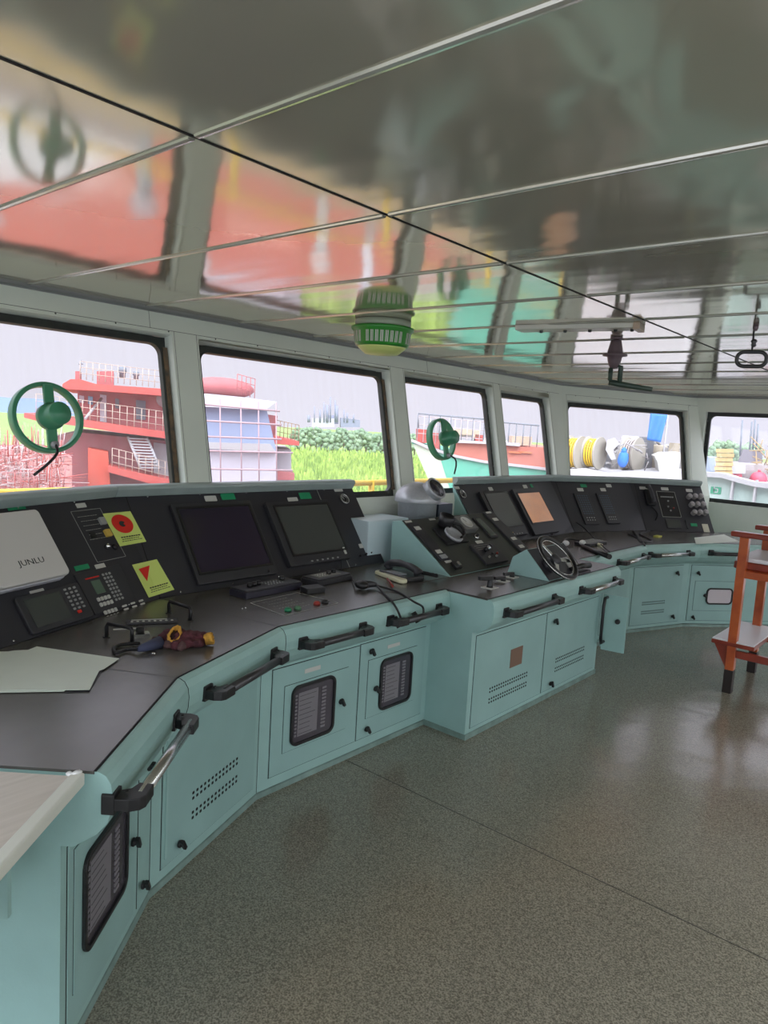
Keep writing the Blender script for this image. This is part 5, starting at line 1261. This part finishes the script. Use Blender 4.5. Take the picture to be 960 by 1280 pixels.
# --- grey-blue block ship with scaffold through window two
S2 = VF(300, 34); s2 = G('grey_ship_block', 'blue-grey ship superstructure block wrapped in scaffolding through the second window', 'ship', S2)
pz_(S2, [(235, 507), (333, 511), (346, 565), (235, 562)], -10, -.2, GREYB, s2, 'upper_house')
pz_(S2, [(235, 492), (258, 492), (300, 496), (346, 502), (331, 513), (235, 507)], -10, .4, GREYL, s2, 'overhang')
pz_(S2, [(235, 552), (338, 555), (345, 565), (235, 560)], -10, 0, OW, s2, 'white_band')
pz_(S2, [(235, 562), (345, 565), (345, 900), (235, 900)], -10, -.4, om('lower_plate', 196, 192, 204, noise=.04, nscale=.5), s2, 'lower_house')
pz_(S2, [(345, 561), (364, 562), (364, 900), (345, 900)], -9, -3, GREYL, s2, 'rear_block')
pz_(S2, [(334, 518), (347, 520), (344, 545), (339, 544)], -6, -1.5, RED, s2, 'red_fin')
pz_(S2, [(341, 545), (374, 552), (374, 557), (343, 555)], -7, -1, RED2, s2, 'red_platform')
pz_(S2, [(345, 588), (368, 592), (368, 600), (345, 600)], -6, -1.5, RED, s2, 'red_beam')
railing(S2, (345, 546), (373, 552), -1.2, .8, 6, om('rail_brown', 150, 120, 90), s2, r=.02)
A = S2.at(278, 485, -3); MB().ball(A, .95, 16, (1.2, 1.9, .55)).build('life_boat', RED, s2)
railing(S2, (296, 492), (318, 498), -.5, .9, 4, RED, s2, r=.02)
scf = MB()
for px in (257, 277, 303, 325, 347): scf.tube([S2.at(px-1, 620, .9), S2.at(px-2, 497+ (px-257)*.07, .9)], .035, 5)
for (x0, y0, x1, y1) in ((240, 504, 350, 514), (240, 525, 352, 531), (242, 545, 352, 549), (242, 563, 366, 566), (262, 586, 366, 588)): scf.tube([S2.at(x0, y0, .9), S2.at(x1, y1, .9)], .045, 5)
scf.build('scaffold_poles', om('scaffold_grey', 176, 150, 156), s2)
# --- green / red hull through window three and four
S3 = VF(570, 30); s3 = G('green_hull_ship', 'ship bow with green lower hull, red topside and white rail through the third window', 'ship', S3)
pz_(S3, [(514, 552), (523, 554), (537, 560), (570, 570), (605, 577), (645, 583), (690, 588), (690, 700), (560, 700), (538, 600)], -10, 0, HGRN, s3, 'hull')
pz_(S3, [(516, 555), (524, 556), (548, 566), (565, 620), (545, 620), (538, 605)], -.2, .03, HPALE, s3, 'bow_flare')
pz_(S3, [(567, 552), (606, 554), (645, 558), (700, 560), (700, 586), (645, 582), (605, 577), (566, 568)], -8, -.3, BRWN, s3, 'topside')
pz_(S3, [(514, 549), (538, 559), (570, 569), (606, 576), (650, 581), (690, 586), (690, 589), (650, 584), (606, 579), (570, 572), (537, 562), (514, 552)], -.5, .12, OW, s3, 'rubbing_band')
pz_(S3, [(560, 549), (606, 552), (650, 554), (650, 558), (606, 555), (560, 553)], -8, -.1, OW, s3, 'gunwale')
for x0, y0, x1, y1, m in ((520, 536, 533, 553, RED2), (541, 541, 549, 563, RED2), (566, 548, 574, 570, RED2), (594, 543, 604, 552, RED2), (574, 543, 590, 550, OW), (560, 536, 600, 546, om('pale_deck_gear', 214, 196, 170)), (640, 545, 665, 556, om('pale_gear2', 206, 180, 156))): pz_(S3, [(x0, y0), (x1, y0+1), (x1, y1+1), (x0, y1)], -3, -.6, m, s3, 'deck_locker')
railing(S3, (521, 552), (606, 560), -.4, 1.2*34/38, 11, om('rail_pink', 206, 190, 190), s3, r=.016)
A = S3.at(523, 535, -.4); B = S3.at(523, 517, -.4); C_ = S3.at(606, 524, -.4); rl = MB().tube([A, B, C_], .03, 6)
for k in range(7): P = B+(C_-B)*k/6; rl.tube([P, P-V3((0, 0, 1.0))], .022, 5)
rl.tube([S3.at(628, 528, -.4), S3.at(674, 532, -.4)], .03, 6)
for k in range(6): P = S3.at(628+9*k, 528+.8*k, -.4); rl.tube([P, P-V3((0, 0, .9))], .022, 5)
rl.build('high_rail', SLATE, s3)
for x in (642, 655): pz_(S3, [(x-6, 564), (x+10, 565), (x+10, 567), (x-6, 566)], -.3, -.2, om('orange_strake', 210, 120, 80), s3, 'strake')
# --- boat deck with hoses through window five
S5 = VF(780, 22); s5 = G('work_boat', 'cluttered pale work boat deck with white rail through the fifth window', 'boat', S5)
pz_(S5, [(690, 588), (730, 586), (760, 592), (850, 590), (870, 594), (870, 700), (690, 700)], -6, 0, OW, s5, 'deck_house')
pz_(S5, [(690, 560), (870, 562), (870, 592), (690, 590)], -8, -5, om('clutter_grey', 150, 146, 142, noise=.3, nscale=1.6), s5, 'deck_gear')
pz_(S5, [(818, 570), (828, 566), (852, 566), (848, 590), (824, 590), (822, 578)], -3, -.5, om('white_tarp', 178, 176, 170), s5, 'tarpaulin')
mb = MB()
for k in range(70):
    px, py = rd.uniform(700, 810), rd.uniform(556, 590); A = S5.at(px, py, rd.uniform(-5, -.5)); mb.tube([A, A+V3((rd.uniform(-.3, .3), rd.uniform(-.5, .5), rd.uniform(-.15, .3)))], rd.uniform(.01, .035), 5)
mb.build('deck_pipes', om('pipe_grey', 160, 156, 156), s5)
pz_(S5, [(759, 550), (768, 547), (775, 555), (766, 562), (770, 574), (764, 575), (757, 562)], -1.5, -.7, OW, s5, 'folded_canvas')
gm_ = [om('gear_grey', 140, 138, 136, noise=.2, nscale=3), om('gear_beige', 166, 154, 134, noise=.2, nscale=3), om('gear_dark', 92, 94, 100, noise=.2, nscale=3), OW]
for k in range(26):
    px = 706+k*5.6+rd.uniform(-2, 2); py = rd.uniform(545, 560); c = -4.6+rd.uniform(0, 1.2); A = S5.at(px, py, c); B = V3((A.x, A.y, S5.at(px, 592, c).z)); w_ = rd.uniform(.16, .34)
    if k % 3 == 0: MB().lathe(B, (0, 0, 1), [(w_, 0), (w_, (A-B).length-.05), (w_*.8, (A-B).length), (0, (A-B).length)], 12).build('drum', gm_[k % 4], s5)
    elif k % 3 == 1: MB().rbox(Fr(B, S5.a+S5.n*rd.uniform(-.5, .5), (0, 0, 1)), -w_, w_, 0, (A-B).length*.85, -w_, w_, .04).build('gear_box', gm_[k % 4], s5)
    else: MB().tube(smoothp([B, (A+B)/2+V3((.1, .2, 0)), A, A+V3((.1, .4, -.2)), B+V3((0, .5, 0))]), .05, 6).build('pipe_loop', gm_[k % 4], s5)
def reel(px, py, r, c, label, m1):
    P = S5.at(px, py, c); o = thing('hose_reel', label, 'hose reel', tuple(P-V3((0, 0, r))))
    ax = (S5.a*.92+S5.n*.38).normalized()
    MB().lathe(P-ax*.22, ax, [(r, 0), (r*1.0, .05), (r*.6, .06), (r*.6, .38), (r, .39), (r, .44)], 28).build('flanges', om('reel_pale', 164, 158, 146), o)
    t = MB()
    for k in range(4): t.tube([P+ax*(-.12+.08*k)+(ax.orthogonal().normalized()*math.cos(a*.3)+ax.cross(ax.orthogonal().normalized())*math.sin(a*.3))*r*.82 for a in range(21)], .03, 6, closed=True)
    t.build('hose', m1, o)
reel(719, 566, .52, -.8, 'yellow hose reel at the left of the fifth window', YEL)
reel(742, 566, .50, -1.0, 'second yellow hose reel, right of the first in the fifth window', YEL)
reel(790, 568, .56, -2.5, 'large grey reel with yellow cover behind the blue bag', om('grey_hose', 170, 160, 156))
A = S5.at(779, 574, -.6); o = MB().ball(A, .16, 12, (1, 1, 1.5), .08).ball(A+V3((0, 0, .25)), .08, 10, (1, 1, 1.3)).build('blue_bag', om('bag_blue', 40, 120, 220)); tag(o, 'bright blue bag hanging on the work boat', 'bag')
fg = thing('blue_flag', 'tall blue banner hanging above the work boat in the fifth window', 'flag', tuple(S5.at(820, 600, -3)))
q = [S5.hit(*p, -3) for p in ((813, 516), (834, 518), (826, 553), (809, 550))]; n_ = 10; vs = []
for i in range(n_+1):
    for j in range(n_+1):
        u, v = i/n_, j/n_; a = (q[0][0]*(1-u)+q[1][0]*u)*(1-v)+(q[3][0]*(1-u)+q[2][0]*u)*v; b = (q[0][1]*(1-u)+q[1][1]*u)*(1-v)+(q[3][1]*(1-u)+q[2][1]*u)*v; vs.append(S5.p(a, b, -3+.06*math.sin(u*7+v*2)))
fm = MB().add(vs, [(i*(n_+1)+j, i*(n_+1)+j+1, (i+1)*(n_+1)+j+1, (i+1)*(n_+1)+j) for i in range(n_) for j in range(n_)], True).build('cloth', om('flag_blue', 64, 130, 216), fg); so = fm.modifiers.new('solid', 'SOLIDIFY'); so.thickness = .02
MB().tube([S5.at(836, 505, -3.05), S5.at(826, 600, -3.05)], .03, 8).build('pole', OW, fg)
# --- window six: white bulwark, pallets, buoys
S6 = Fr((-2.0, 10.6, 0), (1, 0, 0), (0, 0, 1))
bw = thing('bulwark', 'white-painted bulwark with stiffeners and green sign outside the right window', 'bulwark', (-1.6, 10.6, -.2))
q = [S6.hit(*p) for p in ((868, 592), (905, 594), (925, 600), (945, 605), (960, 606), (1060, 614), (1060, 660), (868, 660))]
MB().prism(S6, q, -.04, 0).build('plating', om('bulwark_mint', 178, 200, 192), bw)
q = [S6.hit(*p) for p in ((866, 589), (905, 591), (925, 597), (945, 602), (960, 603), (1060, 611), (1060, 616), (960, 610), (945, 608), (925, 603), (905, 597), (866, 595))]
MB().prism(S6, q, -.10, .12).build('cap_rail', OW, bw)
for px in (914, 943, 975): 
    q = [S6.hit(*p, .1) for p in ((px+1, 600), (px+3, 600), (px-2, 640), (px-5, 640))]; MB().prism(S6, q, -.001, .10).build('stiffener', OW, bw)
q = px2(S6, (889, 608), (901, 618)); sgn = MB().rbox(S6, *q, .001, .008, .01).build('muster_sign', om('sign_green', 16, 150, 108), bw)
a, b = (q[0]+q[1])/2, (q[2]+q[3])/2; MB().ring(S6, a-.03, a+.03, b-.03, b+.03, .012, .008, .010, .01).box(S6, a-.03, a-.018, b-.03, b+.055, .008, .010).build('sign_symbol', OW, sgn)
S7 = VF(915, 24); 
pl_ = thing('crate_stack', 'tall yellow stack of crates beyond the bulwark in the right window', 'crates', tuple(S7.at(905, 600)))
yc = om('crate_yellow', 190, 158, 104, noise=.15, nscale=2)
for k in range(6): 
    y0 = 561+k*5.6; jx = (k % 2)*1.2
    pz_(S7, [(895+jx-(k*.5), y0), (917+jx-(k*.5), y0+.3), (917+jx-(k*.5), y0+5), (895+jx-(k*.5), y0+4.7)], -1, 0, yc, pl_, 'crate')
s6 = G('moored_barge', 'dark grey-brown moored barge with wheelhouse beyond the pink buoys', 'boat', S7)
pz_(S7, [(929, 562), (953, 563), (953, 582), (922, 582)], -9, -6, om('barge_dark', 116, 110, 118), s6, 'wheelhouse')
pz_(S7, [(880, 571), (895, 572), (895, 592), (880, 592)], -9, -6, om('barge_blue', 156, 168, 186), s6, 'low_house')
pz_(S7, [(912, 579), (1000, 584), (1000, 640), (912, 640)], -8, -3, om('barge_pale', 160, 152, 150, noise=.15, nscale=1), s6, 'hull')
pz_(S7, [(915, 580), (932, 582), (932, 592), (915, 592)], -3, -1.5, OW, s6, 'hatch_box')
for px, t_, b_ in ((927, 525, 570), (939, 527, 562), (943, 524, 562), (947, 530, 562)): MB().tube([S7.at(px-2, b_, -7), S7.at(px+1, t_, -7)], .035, 6).build('mast', SLATE, s6)
mb = MB()
for k in range(40): px, py = rd.uniform(945, 985), rd.uniform(562, 600); A = S7.at(px, py, rd.uniform(-4, -2)); mb.tube([A, A+V3((rd.uniform(-.5, .5), rd.uniform(-.4, .4), rd.uniform(-.1, .5)))], .02, 5)
mb.build('deck_tackle', om('tackle_tan', 166, 140, 100), s6)
for px, py, r, l in ((921, 595, 5.5, 'smaller red-pink buoy above the bulwark, left one'), (948, 599, 9, 'larger pink buoy above the bulwark at the right')):
    P = S7.at(px, py, -3+r/895*26.6); o = MB().ball(P, r/895*26.6, 18, (1, 1, .95)).lathe(P+V3((0, 0, r/895*25.2)), (0, 0, 1), [(.05, 0), (.04, .06), (0, .07)], 10).build('buoy', om('buoy_pink', 214, 74, 98, .4)); tag(o, l, 'buoy')

# ================================================================== LIGHT
w = bpy.data.worlds.new('sky'); SC.world = w; w.use_nodes = True; nt = w.node_tree; nt.nodes.clear()
out = nt.nodes.new('ShaderNodeOutputWorld'); bg = nt.nodes.new('ShaderNodeBackground'); tc = nt.nodes.new('ShaderNodeTexCoord')
dt = nt.nodes.new('ShaderNodeVectorMath'); dt.operation = 'DOT_PRODUCT'; dt.inputs[1].default_value = V3((.50, -.72, .46)).normalized()[:]
nt.links.new(tc.outputs['Generated'], dt.inputs[0])
mr = nt.nodes.new('ShaderNodeMapRange'); mr.interpolation_type = 'SMOOTHSTEP'; mr.inputs[1].default_value = -.15; mr.inputs[2].default_value = .95; mr.inputs[3].default_value = 0.0; mr.inputs[4].default_value = 1.0
nt.links.new(dt.outputs['Value'], mr.inputs[0])
rp = nt.nodes.new('ShaderNodeMix'); rp.data_type = 'RGBA'; rp.inputs[6].default_value = (.85, .84, .96, 1); rp.inputs[7].default_value = (SKYB*1.0, SKYB*.99, SKYB*1.0, 1) if 'SKYB' in globals() else (2.9, 3.05, 3.35, 1)
sp_ = nt.nodes.new('ShaderNodeSeparateXYZ'); nt.links.new(tc.outputs['Generated'], sp_.inputs[0])
mz = nt.nodes.new('ShaderNodeMapRange'); mz.interpolation_type = 'SMOOTHSTEP'; mz.inputs[1].default_value = .14; mz.inputs[2].default_value = .7; mz.inputs[3].default_value = 1.0; mz.inputs[4].default_value = 2.6
nt.links.new(sp_.outputs[2], mz.inputs[0]); sc2 = nt.nodes.new('ShaderNodeVectorMath'); sc2.operation = 'SCALE'
nt.links.new(mr.outputs[0], rp.inputs[0]); nt.links.new(rp.outputs[2], sc2.inputs[0]); nt.links.new(mz.outputs[0], sc2.inputs['Scale']); nt.links.new(sc2.outputs[0], bg.inputs[0]); bg.inputs[1].default_value = 1.0; nt.links.new(bg.outputs[0], out.inputs[0])
EM = mat('added_fill_diffuser', (.9, .9, .9), .5, emit=(1, .99, .98, 16))
for k, (x, y) in enumerate(((.9, 2.4), (.9, 4.2), (.9, 6.2), (2.0, 2.0), (2.0, 4.4), (2.0, 7.0))):  # unseen glowing strips behind the camera, added to brighten the interior
    sl2 = thing('strip_light', 'added unseen fill light on the ceiling at the back of the wheelhouse', 'strip light', (x, y, CEIL), group='added fill lights at the back')
    MB().wbox(x-.09, x+.09, y-.62, y+.62, CEIL-.035, CEIL-.001).build('housing', WHITEP, sl2, .004)
    MB().wbox(x-.075, x+.075, y-.60, y+.60, CEIL-.05, CEIL-.035).build('diffuser', EM, sl2, .004)
sd = bpy.data.lights.new('sun', 'SUN'); so = bpy.data.objects.new('sun', sd); COL.objects.link(so); sd.energy = .2; sd.angle = math.radians(12); sd.color = (1, .97, .92)
so.rotation_euler = V3((.72, -.35, .62)).to_track_quat('Z', 'Y').to_euler()
SC.view_settings.view_transform = 'Standard'; SC.view_settings.look = 'None'; SC.view_settings.gamma = 1; SC.view_settings.exposure = 0.08
try: SC.view_settings.use_curve_mapping = False
except Exception: pass
